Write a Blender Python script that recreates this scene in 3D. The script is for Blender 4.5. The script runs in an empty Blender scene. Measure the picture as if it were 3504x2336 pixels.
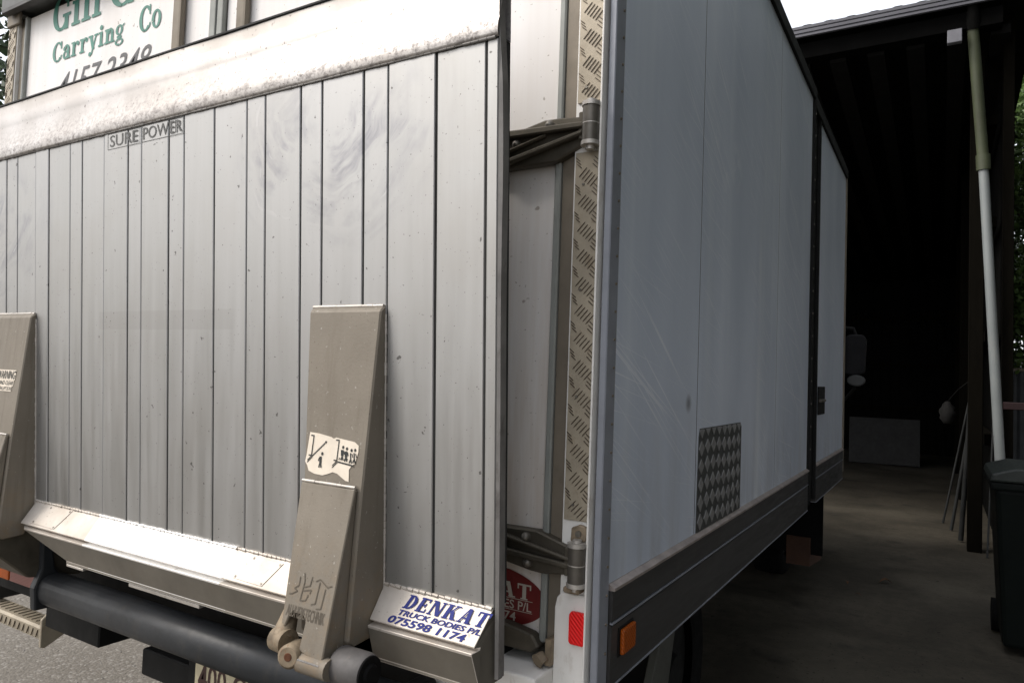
import bpy, bmesh, math, random
from mathutils import Vector, Matrix, noise as mnoise
random.seed(7)
R = math.radians
scene = bpy.context.scene
COL = scene.collection

# ------------------------------------------------------------------ camera
cam_d = bpy.data.cameras.new('camera'); cam = bpy.data.objects.new('camera', cam_d); COL.objects.link(cam)
scene.camera = cam
cam_d.sensor_width = 36; cam_d.lens = 25.15; cam_d.clip_end = 2000; cam_d.clip_start = 0.05
yaw, pit, rol = R(31.02), R(2.61), R(2.13)
fw = Vector((-math.sin(yaw)*math.cos(pit), math.cos(yaw)*math.cos(pit), math.sin(pit)))
rt = Vector((math.cos(yaw), math.sin(yaw), 0)); up = rt.cross(fw)
rt2 = math.cos(rol)*rt + math.sin(rol)*up; up2 = -math.sin(rol)*rt + math.cos(rol)*up
mw = Matrix((rt2, up2, -fw)).transposed().to_4x4(); mw.translation = Vector((0.5543, -1.2753, 1.51))
cam.matrix_world = mw

# ------------------------------------------------------------------ world, sun, exposure
SUN_EL, SUN_AZ = R(44), R(226)          # azimuth clockwise from +Y
w = bpy.data.worlds.new('World'); scene.world = w; w.use_nodes = True
nt = w.node_tree; bg = nt.nodes['Background']
sky = nt.nodes.new('ShaderNodeTexSky'); sky.sky_type = 'NISHITA'; sky.sun_disc = False
sky.sun_elevation = SUN_EL; sky.sun_rotation = SUN_AZ; sky.dust_density = 5.0; sky.air_density = 1.0; sky.ozone_density = 1.5
hs = nt.nodes.new('ShaderNodeHueSaturation'); hs.inputs['Saturation'].default_value = 0.8
# an even veil of bright cloud lies over the sky
veil = nt.nodes.new('ShaderNodeMix'); veil.data_type = 'RGBA'; veil.inputs[0].default_value = 0.62; veil.inputs[7].default_value = (7.6, 7.7, 8.0, 1)
nt.links.new(sky.outputs[0], hs.inputs['Color']); nt.links.new(hs.outputs[0], veil.inputs[6]); nt.links.new(veil.outputs[2], bg.inputs['Color'])
bg.inputs['Strength'].default_value = 0.13
sun_d = bpy.data.lights.new('sun', 'SUN'); sun = bpy.data.objects.new('sun', sun_d); COL.objects.link(sun)
sun_d.energy = 0.9; sun_d.angle = R(18); sun_d.color = (1.0, 0.95, 0.88)
sdir = Vector((math.sin(SUN_AZ)*math.cos(SUN_EL), math.cos(SUN_AZ)*math.cos(SUN_EL), math.sin(SUN_EL)))
sun.rotation_euler = sdir.to_track_quat('Z', 'Y').to_euler()
scene.view_settings.view_transform = 'Standard'; scene.view_settings.look = 'None'
scene.view_settings.gamma = 1; scene.view_settings.use_curve_mapping = False
scene.view_settings.exposure = 0.8
scene.render.engine = 'CYCLES'
scene.cycles.max_bounces = 8

# ------------------------------------------------------------------ materials
class NT:
    """small expression helper over a node tree"""
    def __init__(s, name):
        s.m = bpy.data.materials.new(name); s.m.use_nodes = True; s.t = s.m.node_tree
        s.b = s.t.nodes['Principled BSDF']; s._pos = None
    def n(s, typ, **k):
        nd = s.t.nodes.new(typ)
        for a, v in k.items(): setattr(nd, a, v)
        return nd
    def put(s, sock, v):
        if hasattr(v, 'is_output') or isinstance(v, bpy.types.NodeSocket): s.t.links.new(v, sock)
        else: sock.default_value = v
    def pos(s):
        if s._pos is None: s._pos = s.n('ShaderNodeNewGeometry').outputs['Position']
        return s._pos
    def math(s, op, a, b=0.0, c=None, clamp=False):
        nd = s.n('ShaderNodeMath', operation=op, use_clamp=clamp); s.put(nd.inputs[0], a); s.put(nd.inputs[1], b)
        if c is not None: s.put(nd.inputs[2], c)
        return nd.outputs[0]
    def scale(s, v, xyz):
        nd = s.n('ShaderNodeVectorMath', operation='MULTIPLY'); s.put(nd.inputs[0], v); nd.inputs[1].default_value = xyz
        return nd.outputs[0]
    def noise(s, vec=None, scale=5.0, detail=4.0, rough=0.55, dist=0.0):
        nd = s.n('ShaderNodeTexNoise'); s.put(nd.inputs['Vector'], vec if vec is not None else s.pos())
        nd.inputs['Scale'].default_value = scale; nd.inputs['Detail'].default_value = detail
        nd.inputs['Roughness'].default_value = rough; nd.inputs['Distortion'].default_value = dist
        return nd.outputs['Fac']
    def rng(s, v, a, b, lo=0.0, hi=1.0):
        nd = s.n('ShaderNodeMapRange'); s.put(nd.inputs[0], v)
        for i, x in enumerate((a, b, lo, hi)): nd.inputs[i+1].default_value = x
        return nd.outputs[0]
    def mix(s, f, a, b):
        nd = s.n('ShaderNodeMix', data_type='RGBA'); s.put(nd.inputs[0], f)
        for i, x in ((6, a), (7, b)):
            if isinstance(x, tuple) and len(x) == 3: x = x + (1,)
            s.put(nd.inputs[i], x)
        return nd.outputs[2]
    def xyz(s, v=None):
        nd = s.n('ShaderNodeSeparateXYZ'); s.put(nd.inputs[0], v if v is not None else s.pos()); return nd.outputs
    def bump(s, h, strength=0.3, dist=0.01):
        nd = s.n('ShaderNodeBump'); s.put(nd.inputs['Height'], h)
        nd.inputs['Strength'].default_value = strength; nd.inputs['Distance'].default_value = dist
        s.t.links.new(nd.outputs[0], s.b.inputs['Normal'])
    def out(s, col, rough=None, metal=None, spec=None):
        if isinstance(col, tuple) and len(col) == 3: col = col + (1,)
        s.put(s.b.inputs['Base Color'], col)
        if rough is not None: s.put(s.b.inputs['Roughness'], rough)
        if metal is not None: s.put(s.b.inputs['Metallic'], metal)
        if spec is not None: s.b.inputs['Specular IOR Level'].default_value = spec
        return s.m

def mat(name, col, rough=0.6, metal=0.0, var=0.25, scale=6.0, dirt=None, dirt_amt=0.35, bump=0.0, bscale=80, stretch=None, spec=None):
    s = NT(name)
    v = s.scale(s.pos(), stretch) if stretch else s.pos()
    a = s.noise(v, scale, 5, 0.6)
    dark = tuple(c*(1-var) for c in col); lite = tuple(min(1, c*(1+var*0.6)) for c in col)
    c = s.mix(s.rng(a, 0.3, 0.7), dark, lite)
    if dirt:
        d = s.noise(s.scale(s.pos(), (1.3, 1.3, 0.6)), scale*2.3, 6, 0.7)
        c = s.mix(s.rng(d, 0.56, 0.74, 0, dirt_amt), c, dirt)
    r = s.rng(s.noise(v, scale*3, 3), 0.3, 0.7, rough-0.07, rough+0.07)
    if bump: s.bump(s.noise(None, bscale, 3), bump, 0.004)
    return s.out(c, r, metal, spec)

def speck(s, c, thr=0.73, scale=260, col=(0.05, 0.045, 0.04), amt=0.7):
    sp = s.rng(s.noise(None, scale, 1, 0.4), thr, thr+0.04, 0, amt)
    big = s.rng(s.noise(None, scale*0.22, 2, 0.6), 0.72, 0.745, 0, amt)
    return s.mix(s.math('MAXIMUM', sp, big), c, col)

def mat_plank():
    s = NT('aluminium_plank')
    streak = s.noise(s.scale(s.pos(), (38, 38, 1.1)), 1.0, 5, 0.6)
    blot = s.noise(None, 5.5, 5, 0.6)
    c = s.mix(s.rng(streak, 0.32, 0.68), (0.358, 0.356, 0.345), (0.418, 0.416, 0.408))
    c = s.mix(s.rng(blot, 0.42, 0.7, 0, 0.35), c, (0.34, 0.325, 0.30))
    oi = s.n('ShaderNodeObjectInfo').outputs['Random']
    c = s.mix(s.rng(oi, 0, 1, 0, 0.35), c, (0.47, 0.47, 0.47))
    # swinging scuff arcs worn round a point near the top of the platform
    def swirl(cx, cz, rmax):
        x, y, z = s.xyz()
        dx = s.math('SUBTRACT', x, cx); dz = s.math('SUBTRACT', z, cz)
        wob = s.math('MULTIPLY', s.math('SUBTRACT', s.noise(None, 3.2, 3), 0.5), 0.22)
        rad = s.math('ADD', s.math('SQRT', s.math('ADD', s.math('MULTIPLY', dx, dx), s.math('MULTIPLY', dz, dz))), wob)
        cmb = s.n('ShaderNodeCombineXYZ'); s.put(cmb.inputs[0], rad); s.put(cmb.inputs[1], s.math('MULTIPLY', s.math('ARCTAN2', dz, dx), 0.025))
        rings = s.noise(cmb.outputs[0], 42, 3, 0.6)
        m = s.math('MULTIPLY', s.rng(rad, 0.03, 0.09), s.rng(rad, rmax, rmax*0.55))
        m = s.math('MULTIPLY', m, s.rng(dz, 0.10, -0.06))
        patch = s.rng(s.noise(None, 9, 4, 0.6), 0.42, 0.60)
        return s.math('MULTIPLY', m, s.math('MULTIPLY', s.rng(rings, 0.36, 0.60), patch)), s.math('MULTIPLY', m, s.rng(rings, 0.66, 0.72))
    d1, l1 = swirl(-0.52, 2.03, 0.33); d2, l2 = swirl(-1.95, 2.0, 0.40)
    d = s.math('MAXIMUM', d1, d2); l = s.math('MAXIMUM', l1, l2)
    c = s.mix(s.math('MULTIPLY', d, 0.72), c, (0.20, 0.20, 0.22))
    c = s.mix(s.math('MULTIPLY', l, 0.5), c, (0.6, 0.59, 0.58))
    x, y, z = s.xyz()      # ghost of an old strip of tape
    tape = s.math('MULTIPLY', s.math('MULTIPLY', s.rng(x, -1.352, -1.348), s.rng(x, -0.80, -0.83)), s.math('MULTIPLY', s.rng(z, 1.586, 1.588), s.rng(z, 1.634, 1.632)))
    c = s.mix(s.math('MULTIPLY', tape, 0.22), c, (0.29, 0.28, 0.265))
    c = speck(s, c, 0.745, 230)
    r = s.rng(streak, 0.3, 0.7, 0.40, 0.52); r = s.math('SUBTRACT', r, s.math('MULTIPLY', d, 0.08))
    s.bump(s.noise(s.scale(s.pos(), (90, 90, 6)), 1.0, 3), 0.06, 0.004)
    return s.out(c, r, 0.85)

def mat_tip():
    s = NT('scuffed_tip_aluminium')
    c = s.mix(s.rng(s.noise(None, 9, 5), 0.35, 0.7), (0.40, 0.375, 0.35), (0.52, 0.50, 0.48))
    x, y, z = s.xyz()
    near = s.rng(z, 2.20, 2.10)                       # wear band along the lower lip of the tip plate
    wear = s.math('MULTIPLY', near, s.rng(s.noise(None, 75, 6, 0.8), 0.45, 0.60))
    c = s.mix(s.math('MULTIPLY', wear, 0.85), c, (0.19, 0.175, 0.17))
    c = speck(s, c, 0.70, 130, (0.12, 0.10, 0.09))
    s.bump(s.noise(None, 60, 4), 0.12, 0.004)
    return s.out(c, s.rng(wear, 0, 1, 0.38, 0.62), 0.6)

def mat_ledge():
    s = NT('ledge_aluminium')
    x, y, z = s.xyz()
    c = s.mix(s.rng(s.noise(None, 12, 5), 0.35, 0.7), (0.47, 0.42, 0.365), (0.62, 0.58, 0.53))
    pale_span = s.math('MULTIPLY', s.math('GREATER_THAN', x, -1.335), s.math('LESS_THAN', x, -0.79))  # this stretch of the ledge is paler and smoother
    c = s.mix(s.math('MULTIPLY', pale_span, 0.85), c, (0.93, 0.92, 0.90))
    c = speck(s, c, 0.72, 150, (0.25, 0.2, 0.15), 0.5)
    return s.out(c, s.rng(pale_span, 0, 1, 0.55, 0.36), 0.5)

def mat_side():
    s = NT('scratched_side_panel_paint')
    c = s.mix(s.rng(s.noise(s.scale(s.pos(), (1, 1.2, 0.5)), 2.2, 5), 0.3, 0.7), (0.53, 0.59, 0.69), (0.67, 0.725, 0.82))
    # long pale branch scratches sloping along the wall
    x, y, z = s.xyz()
    def scr(ang, sc, thr, seed):
        u = s.math('ADD', s.math('MULTIPLY', y, math.cos(ang)), s.math('MULTIPLY', z, math.sin(ang)))
        v = s.math('SUBTRACT', s.math('MULTIPLY', z, math.cos(ang)), s.math('MULTIPLY', y, math.sin(ang)))
        cmb = s.n('ShaderNodeCombineXYZ'); s.put(cmb.inputs[0], s.math('MULTIPLY', u, 0.8)); s.put(cmb.inputs[1], s.math('MULTIPLY', v, sc)); cmb.inputs[2].default_value = seed
        return s.rng(s.noise(cmb.outputs[0], 1, 2, 0.5, 0.3), thr, thr+0.05)
    k = s.math('MAXIMUM', scr(-0.55, 130, 0.62, 1.0), s.math('MAXIMUM', scr(-0.40, 170, 0.63, 4.0), scr(-0.16, 150, 0.64, 9.0)))
    k = s.math('MULTIPLY', k, s.rng(s.noise(None, 2.3, 2), 0.4, 0.6))
    c = s.mix(s.math('MULTIPLY', k, 0.42), c, (0.97, 0.98, 1.0))
    run = s.noise(s.scale(s.pos(), (6, 7, 0.25)), 1.0, 3)       # faint vertical run marks
    c = s.mix(s.rng(run, 0.54, 0.76, 0, 0.3), c, (0.82, 0.87, 0.91))
    crease_sheen = s.math('MULTIPLY', s.math('MULTIPLY', s.rng(y, 1.30, 1.335), s.rng(y, 1.385, 1.35)), s.rng(z, 2.2, 1.95))  # pale streak painted in for the reflection off a panel crease
    c = s.mix(s.math('MULTIPLY', crease_sheen, s.rng(s.noise(s.scale(s.pos(), (3, 3, 2)), 1, 2), 0.3, 0.6, 0.05, 0.35)), c, (0.95, 0.97, 0.98))
    c = s.mix(s.rng(s.noise(None, 300, 1), 0.735, 0.76, 0, 0.3), c, (0.15, 0.15, 0.16))
    low = s.math('MULTIPLY', s.rng(z, 1.5, 1.1), s.rng(s.noise(s.scale(s.pos(), (5, 5, 1)), 3, 4), 0.4, 0.7, 0.05, 0.4))
    c = s.mix(low, c, (0.30, 0.29, 0.275))
    sm = s.math('SQRT', s.math('ADD', s.math('POWER', s.math('SUBTRACT', y, 0.535), 2), s.math('POWER', s.math('SUBTRACT', z, 1.452), 2)))
    c = s.mix(s.rng(sm, 0.028, 0.006, 0, 0.75), c, (0.10, 0.10, 0.11))     # one round smudge
    for sy, sz, sr, am in ((0.83, 2.13, 0.07, 0.35), (0.98, 2.18, 0.09, 0.3), (0.74, 2.20, 0.05, 0.3), (1.45, 1.30, 0.12, 0.25)):
        q_ = s.math('SQRT', s.math('ADD', s.math('POWER', s.math('SUBTRACT', y, sy), 2), s.math('POWER', s.math('SUBTRACT', z, sz), 2)))
        q_ = s.math('MULTIPLY', s.rng(q_, sr, sr*0.3, 0, 1), s.rng(s.noise(None, 11, 4, 0.65), 0.45, 0.62, 0, am))
        c = s.mix(q_, c, (0.97, 0.98, 1.0))                                    # pale rubbed smears
    s.bump(s.noise(s.scale(s.pos(), (1, 1, 0.4)), 2.5, 2), 0.3, 0.03)
    return s.out(c, 0.42, 0.15, 0.4)

def mat_ground():
    s = NT('gravelly_bitumen')
    a = s.noise(None, 0.9, 5); b = s.noise(None, 45, 5, 0.7)
    c = s.mix(s.rng(a, 0.3, 0.7), (0.165, 0.148, 0.125), (0.23, 0.21, 0.18))
    vo = s.n('ShaderNodeTexVoronoi'); s.put(vo.inputs['Vector'], s.pos()); vo.inputs['Scale'].default_value = 75
    c = s.mix(s.rng(b, 0.35, 0.65, 0, 0.7), c, (0.12, 0.108, 0.09))
    sx = s.xyz(vo.outputs['Color'])
    c = s.mix(s.rng(sx[0], 0.8, 0.95, 0, 0.5), c, (0.33, 0.31, 0.28))
    c = s.mix(s.rng(s.noise(None, 34, 2), 0.70, 0.73, 0, 0.8), c, (0.05, 0.045, 0.04))
    s.bump(s.math('ADD', b, s.math('MULTIPLY', vo.outputs['Distance'], -0.8)), 0.5, 0.01)
    return s.out(c, 0.95, 0.0, 0.2)

def mat_slab():
    s = NT('stained_concrete_slab')
    a = s.noise(None, 1.1, 6, 0.65, 0.6); b = s.noise(None, 14, 6, 0.7)
    c = s.mix(s.rng(a, 0.35, 0.66), (0.046, 0.041, 0.031), (0.088, 0.077, 0.058))
    c = s.mix(s.rng(b, 0.42, 0.7, 0, 0.5), c, (0.032, 0.029, 0.023))
    c = s.mix(s.rng(s.noise(None, 2.3, 3), 0.60, 0.72, 0, 0.65), c, (0.018, 0.017, 0.015))
    c = s.mix(s.rng(s.noise(None, 0.55, 4, 0.6), 0.5, 0.66, 0, 0.55), c, (0.125, 0.112, 0.086))
    c = speck(s, c, 0.70, 55, (0.02, 0.017, 0.013), 0.8)
    s.bump(s.noise(None, 60, 4), 0.25, 0.006)
    return s.out(c, 0.9, 0.0, 0.25)

def mat_leaf(name, a, b, back=None):
    s = NT(name)
    oi = s.noise(None, 7, 2); f = s.noise(None, 1.4, 2)
    c = s.mix(s.rng(oi, 0.3, 0.7), a, b)
    c = s.mix(s.rng(f, 0.35, 0.7, 0, 0.5), c, tuple(x*0.55 for x in a))
    s.b.inputs['Transmission Weight'].default_value = 0.0
    return s.out(c, 0.5, 0.0, 0.4)

def mat_lens(name, col):
    s = NT(name); x, y, z = s.xyz()
    rib = s.math('SINE', s.math('MULTIPLY', s.math('ADD', x, s.math('ADD', y, z)), 700))
    c = s.mix(s.rng(rib, -1, 1, 0, 0.3), col, tuple(v*0.45 for v in col))
    c = s.mix(s.rng(s.noise(None, 90, 3), 0.5, 0.75, 0, 0.15), c, tuple(0.5*v for v in col))
    s.bump(rib, 0.3, 0.002)
    return s.out(c, 0.3, 0.0, 0.25)

def mat_door():
    s = NT('specked_white_door_paint')
    c = s.mix(s.rng(s.noise(s.scale(s.pos(), (22, 22, 0.8)), 1, 4), 0.3, 0.7), (0.76, 0.73, 0.70), (0.84, 0.82, 0.80))
    x, y, z = s.xyz()
    low_tint = s.math('MULTIPLY', s.rng(z, 2.35, 1.3, 0.0, 0.85), s.rng(s.noise(s.scale(s.pos(), (9, 9, 0.7)), 1.5, 5, 0.65), 0.35, 0.7))  # streaky brown tint, stronger towards the bottom
    c = s.mix(low_tint, c, (0.52, 0.41, 0.30))
    c = speck(s, c, 0.735, 140, (0.2, 0.15, 0.1), 0.6)
    return s.out(c, 0.45, 0.0, 0.4)

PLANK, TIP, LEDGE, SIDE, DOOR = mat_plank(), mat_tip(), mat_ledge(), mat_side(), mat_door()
GROUND, SLAB = mat_ground(), mat_slab()
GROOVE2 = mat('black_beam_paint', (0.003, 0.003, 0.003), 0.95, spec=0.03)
GROOVE = mat('dark_gap_fill', (0.018, 0.018, 0.017), 0.9)  # black fill standing in for the shade inside seams and grooves
ALU = mat('weathered_aluminium', (0.50, 0.47, 0.43), 0.48, 0.6, 0.2, 14, (0.22, 0.18, 0.13), 0.5, 0.1)
LEDGELOW = mat('shaded_ledge_underside', (0.155, 0.14, 0.115), 0.55, 0.3, 0.2, 9, (0.14, 0.115, 0.085), 0.5, 0.08)  # ledge metal darkened for its shaded lower faces, with dirt spots
def mat_arm():
    s = NT('dusty_arm_paint'); x, y, z = s.xyz()
    c = s.mix(s.rng(s.noise(None, 6, 5, 0.6), 0.3, 0.7), (0.175, 0.152, 0.120), (0.225, 0.197, 0.158))
    run = s.noise(s.scale(s.pos(), (45, 45, 2.2)), 1.0, 4, 0.6)
    c = s.mix(s.rng(run, 0.55, 0.75, 0, 0.45), c, (0.125, 0.104, 0.078))
    low = s.rng(z, 1.22, 0.99)
    c = s.mix(s.math('MULTIPLY', low, s.rng(s.noise(None, 26, 6, 0.7), 0.46, 0.64, 0, 0.55)), c, (0.24, 0.165, 0.09))
    chip = s.rng(s.noise(None, 120, 3, 0.6), 0.685, 0.70)
    c = s.mix(s.math('MULTIPLY', chip, 0.7), c, (0.36, 0.34, 0.31))
    c = s.mix(s.rng(s.noise(None, 210, 2, 0.5), 0.70, 0.73, 0, 0.6), c, (0.07, 0.055, 0.04))
    s.bump(s.noise(None, 180, 4), 0.15, 0.003)
    return s.out(c, s.rng(run, 0.3, 0.7, 0.5, 0.66), 0.1, 0.4)
ARM = mat_arm()
EDGE = mat('grimy_platform_edge', (0.21, 0.20, 0.19), 0.6, 0.3, 0.3, 12, (0.06, 0.05, 0.04), 0.6)
TREAD = mat('dirty_tread_aluminium', (0.38, 0.33, 0.25), 0.5, 0.2, 0.2, 14, (0.22, 0.16, 0.095), 0.6, 0.1)
LUG = mat('grime_edged_tread_lug', (0.09, 0.068, 0.045), 0.55, 0.35, 0.3, 30)
TRIM = mat('grey_side_trim', (0.25, 0.265, 0.30), 0.45, 0.15, 0.15, 10)
SKIRT = mat('dull_skirt_rail_metal', (0.05, 0.049, 0.048), 0.5, 0.35, 0.25, 7, (0.085, 0.075, 0.062), 0.4, stretch=(1, 0.3, 3))
SKIRTLIP = mat('worn_skirt_lip', (0.45, 0.39, 0.36), 0.4, 0.6, 0.3, 20)
SEAL = mat('grey_green_seal', (0.28, 0.29, 0.27), 0.6, 0.1, 0.15, 9, (0.16, 0.14, 0.11), 0.4)
POST = mat('brown_grey_door_post', (0.20, 0.17, 0.13), 0.6, 0.2, 0.2, 8, (0.10, 0.085, 0.06), 0.5)
WHITE = mat('off_white_frame_paint', (0.80, 0.78, 0.74), 0.5, 0.0, 0.12, 9, (0.34, 0.26, 0.17), 0.45)
HINGE = mat('grimy_hinge_steel', (0.105, 0.092, 0.07), 0.55, 0.5, 0.3, 14, (0.05, 0.042, 0.03), 0.6, 0.15)
BARREL = mat('greasy_hinge_barrel', (0.13, 0.118, 0.10), 0.45, 0.5, 0.25, 30)
BOLT = mat('dull_bolt_steel', (0.20, 0.185, 0.16), 0.45, 0.7, 0.3, 60)
RUST = mat('rust_stained_paint', (0.235, 0.185, 0.125), 0.65, 0.2, 0.45, 38, (0.20, 0.075, 0.022), 0.85, 0.25)
RUSTHOLE = mat('rusty_bore', (0.12, 0.045, 0.02), 0.85, 0.2, 0.4, 60)
BLUEGREY = mat('blue_grey_enamel', (0.019, 0.0215, 0.0245), 0.5, 0.0, 0.3, 7, (0.05, 0.043, 0.034), 0.55, 0.15)
BLACK = mat('matt_black_paint', (0.008, 0.008, 0.0076), 0.7, 0.0, 0.3, 9, spec=0.2)
RUBBER = mat('black_rubber', (0.007, 0.007, 0.007), 0.9, 0.0, 0.3, 9, spec=0.12)
ROLLER = mat('grey_roller_plastic', (0.085, 0.080, 0.078), 0.6, 0.0, 0.2, 40, (0.15, 0.12, 0.1), 0.5)
STICK = mat('aged_cream_sticker', (0.74, 0.66, 0.55), 0.6, 0.0, 0.1, 30, (0.70, 0.52, 0.30), 0.35)
INK = mat('black_print', (0.02, 0.022, 0.02), 0.6)
INKBLUE = mat('blue_print', (0.022, 0.032, 0.19), 0.6, spec=0.2)
INKGREEN = mat('green_print', (0.05, 0.21, 0.16), 0.5, var=0.15)
INKGREY = mat('charcoal_print', (0.085, 0.085, 0.088), 0.5)
INKFADE = mat('faded_grey_print', (0.10, 0.10, 0.095), 0.6, var=0.4, scale=60)
INKWHITE = mat('white_print', (0.50, 0.46, 0.40), 0.6)
OVALRED = mat('maroon_oval_print', (0.15, 0.010, 0.010), 0.5)
PLATEC = mat('cream_number_plate', (0.52, 0.46, 0.31), 0.5, 0, 0.2, 20, (0.2, 0.17, 0.12), 0.6)
INKPLATE = mat('number_plate_print', (0.05, 0.02, 0.016), 0.5)
REDLENS, AMBER, CLEARRED = mat_lens('red_lens', (0.85, 0.008, 0.008)), mat_lens('amber_lens', (0.34, 0.07, 0.005)), mat_lens('faded_red_lens', (0.22, 0.10, 0.085))
PATCHBG = mat('dark_checker_patch', (0.05, 0.053, 0.05), 0.5, 0.3, 0.3, 30)
DIAMOND = mat('worn_checker_diamond', (0.29, 0.29, 0.285), 0.45, 0.5, 0.25, 50)
CAB = mat('white_cab_paint', (0.5, 0.5, 0.48), 0.4, 0.0, 0.1)
GLASS = mat('dark_window_glass', (0.02, 0.025, 0.028), 0.08, 0.0, 0.1)
MIRRORH = mat('grey_mirror_housing', (0.016, 0.016, 0.0175), 0.7, spec=0.15)
MIRRORG = mat('mirror_face', (0.6, 0.6, 0.6), 0.1, 0.95, 0.05)
FASCIA = mat('grey_fascia_steel', (0.10, 0.10, 0.115), 0.5, 0.2, 0.12, 4)
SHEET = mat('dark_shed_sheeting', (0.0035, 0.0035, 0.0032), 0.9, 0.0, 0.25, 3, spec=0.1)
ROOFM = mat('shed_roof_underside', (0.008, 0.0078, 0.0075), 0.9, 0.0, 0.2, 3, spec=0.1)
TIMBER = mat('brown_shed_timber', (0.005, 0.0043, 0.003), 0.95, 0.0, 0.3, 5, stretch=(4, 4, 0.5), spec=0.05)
PIPEG = mat('mossy_green_pipe', (0.06, 0.07, 0.037), 0.6, 0, 0.35, 3, (0.035, 0.026, 0.016), 0.5)
PIPEW = mat('pale_plastic_pipe', (0.235, 0.255, 0.255), 0.45, 0, 0.1, 3, (0.35, 0.36, 0.33), 0.35)
LIGHTBOX = mat('pale_eave_box', (0.16, 0.16, 0.18), 0.6)
BING = mat('dark_green_bin_plastic', (0.0035, 0.006, 0.005), 0.6, 0, 0.2, spec=0.15)
BINL = mat('faded_bin_lid_plastic', (0.014, 0.02, 0.017), 0.5, 0, 0.3, 20, (0.06, 0.065, 0.05), 0.4)
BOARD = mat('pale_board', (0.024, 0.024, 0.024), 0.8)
POLE = mat('grey_pole_metal', (0.032, 0.034, 0.034), 0.5, 0.3)
REDBAR = mat('dark_red_rail_paint', (0.04, 0.012, 0.011), 0.6)
FENCE = mat('grey_fence_sheet', (0.07, 0.075, 0.08), 0.6, 0.2)
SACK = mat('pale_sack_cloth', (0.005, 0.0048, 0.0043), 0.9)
CHOCK = mat('red_brown_flap_foot', (0.07, 0.032, 0.018), 0.8)
OLIVE = mat('grey_mudguard', (0.07, 0.072, 0.062), 0.6)
BARK = mat('grey_brown_bark', (0.10, 0.075, 0.05), 0.9, 0, 0.4, 9, bump=0.5, bscale=25)
LEAF = mat_leaf('mid_green_leaf', (0.085, 0.16, 0.04), (0.15, 0.24, 0.06))
LEAFD = mat_leaf('dark_green_leaf', (0.03, 0.052, 0.022), (0.05, 0.085, 0.03))
DEAD = mat('dry_leaf', (0.09, 0.045, 0.02), 0.8)
PEBBLE = mat('pebble', (0.30, 0.28, 0.25), 0.9, var=0.5, scale=30)

# ------------------------------------------------------------------ mesh helper
def ident(x, y, z): return Vector((x, y, z))
class MB:
    def __init__(s): s.v, s.f, s.mi, s.sm = [], [], [], []
    def add(s, vs, fs, m=0, smooth=False):
        o = len(s.v); s.v += [tuple(v) for v in vs]
        for f in fs: s.f.append([i+o for i in f]); s.mi.append(m); s.sm.append(smooth)
        return s
    def box(s, a, b, fn=ident, m=0):
        (x0, y0, z0), (x1, y1, z1) = a, b
        vs = [fn(x, y, z) for z in (z0, z1) for y in (y0, y1) for x in (x0, x1)]
        return s.add(vs, [(0, 2, 3, 1), (4, 5, 7, 6), (0, 1, 5, 4), (2, 6, 7, 3), (0, 4, 6, 2), (1, 3, 7, 5)], m)
    def prism(s, poly, t0, t1, fn, m=0):
        """poly of (p,q) swept from t0 to t1, which may be numbers or one number per point; fn(p,q,t) -> point"""
        n = len(poly)
        A = t0 if isinstance(t0, (list, tuple)) else [t0]*n; B = t1 if isinstance(t1, (list, tuple)) else [t1]*n
        vs = [fn(p, q, A[i]) for i, (p, q) in enumerate(poly)] + [fn(p, q, B[i]) for i, (p, q) in enumerate(poly)]
        fs = [tuple(range(n))[::-1], tuple(range(n, 2*n))] + [(i, (i+1) % n, n+(i+1) % n, n+i) for i in range(n)]
        return s.add(vs, fs, m)
    def tube(s, pts, r, n=12, m=0, caps=True, smooth=True):
        pts = [Vector(p) for p in pts]; rs = r if isinstance(r, (list, tuple)) else [r]*len(pts)
        rings = []
        for i, p in enumerate(pts):
            d = (pts[min(i+1, len(pts)-1)] - pts[max(i-1, 0)]).normalized()
            a = d.cross(Vector((0, 0, 1)));
            if a.length < 0.1: a = d.cross(Vector((1, 0, 0)))
            a.normalize(); b = d.cross(a)
            rings.append([p + rs[i]*(math.cos(2*math.pi*k/n)*a + math.sin(2*math.pi*k/n)*b) for k in range(n)])
        vs = [v for rg in rings for v in rg]
        fs = [(i*n+k, i*n+(k+1) % n, (i+1)*n+(k+1) % n, (i+1)*n+k) for i in range(len(pts)-1) for k in range(n)]
        s.add(vs, fs, m, smooth)
        if caps:
            s.add(rings[0], [tuple(range(n))], m); s.add(rings[-1], [tuple(range(n))[::-1]], m)
        return s
    def flat(s, vs2, fs2, fn, m=0): return s.add([fn(x, y) for x, y in vs2], fs2, m)
    def build(s, name, mats, parent=None, bevel=0.0, seg=1, label=None, kind=None, recalc=True):
        me = bpy.data.meshes.new(name); me.from_pydata(s.v, [], s.f)
        mats = mats if isinstance(mats, (list, tuple)) else [mats]
        for m in mats: me.materials.append(m)
        me.polygons.foreach_set('material_index', s.mi); me.polygons.foreach_set('use_smooth', s.sm)
        if recalc or bevel:
            bm = bmesh.new(); bm.from_mesh(me)
            if recalc: bmesh.ops.recalc_face_normals(bm, faces=bm.faces)
            if bevel:
                es = [e for e in bm.edges if len(e.link_faces) == 2 and e.calc_face_angle(0) > 0.5]
                bmesh.ops.bevel(bm, geom=es, offset=bevel, segments=seg, affect='EDGES', profile=0.6, clamp_overlap=True)
            bm.to_mesh(me); bm.free()
        me.update()
        o = bpy.data.objects.new(name, me); COL.objects.link(o)
        if parent:
            o.parent = parent; o.matrix_parent_inverse = Matrix.Translation(-OFF.get(parent.name, Vector((0, 0, 0))))
        if label: o['label'] = label
        if kind: o['kind'] = kind
        return o
OFF = {}
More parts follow.
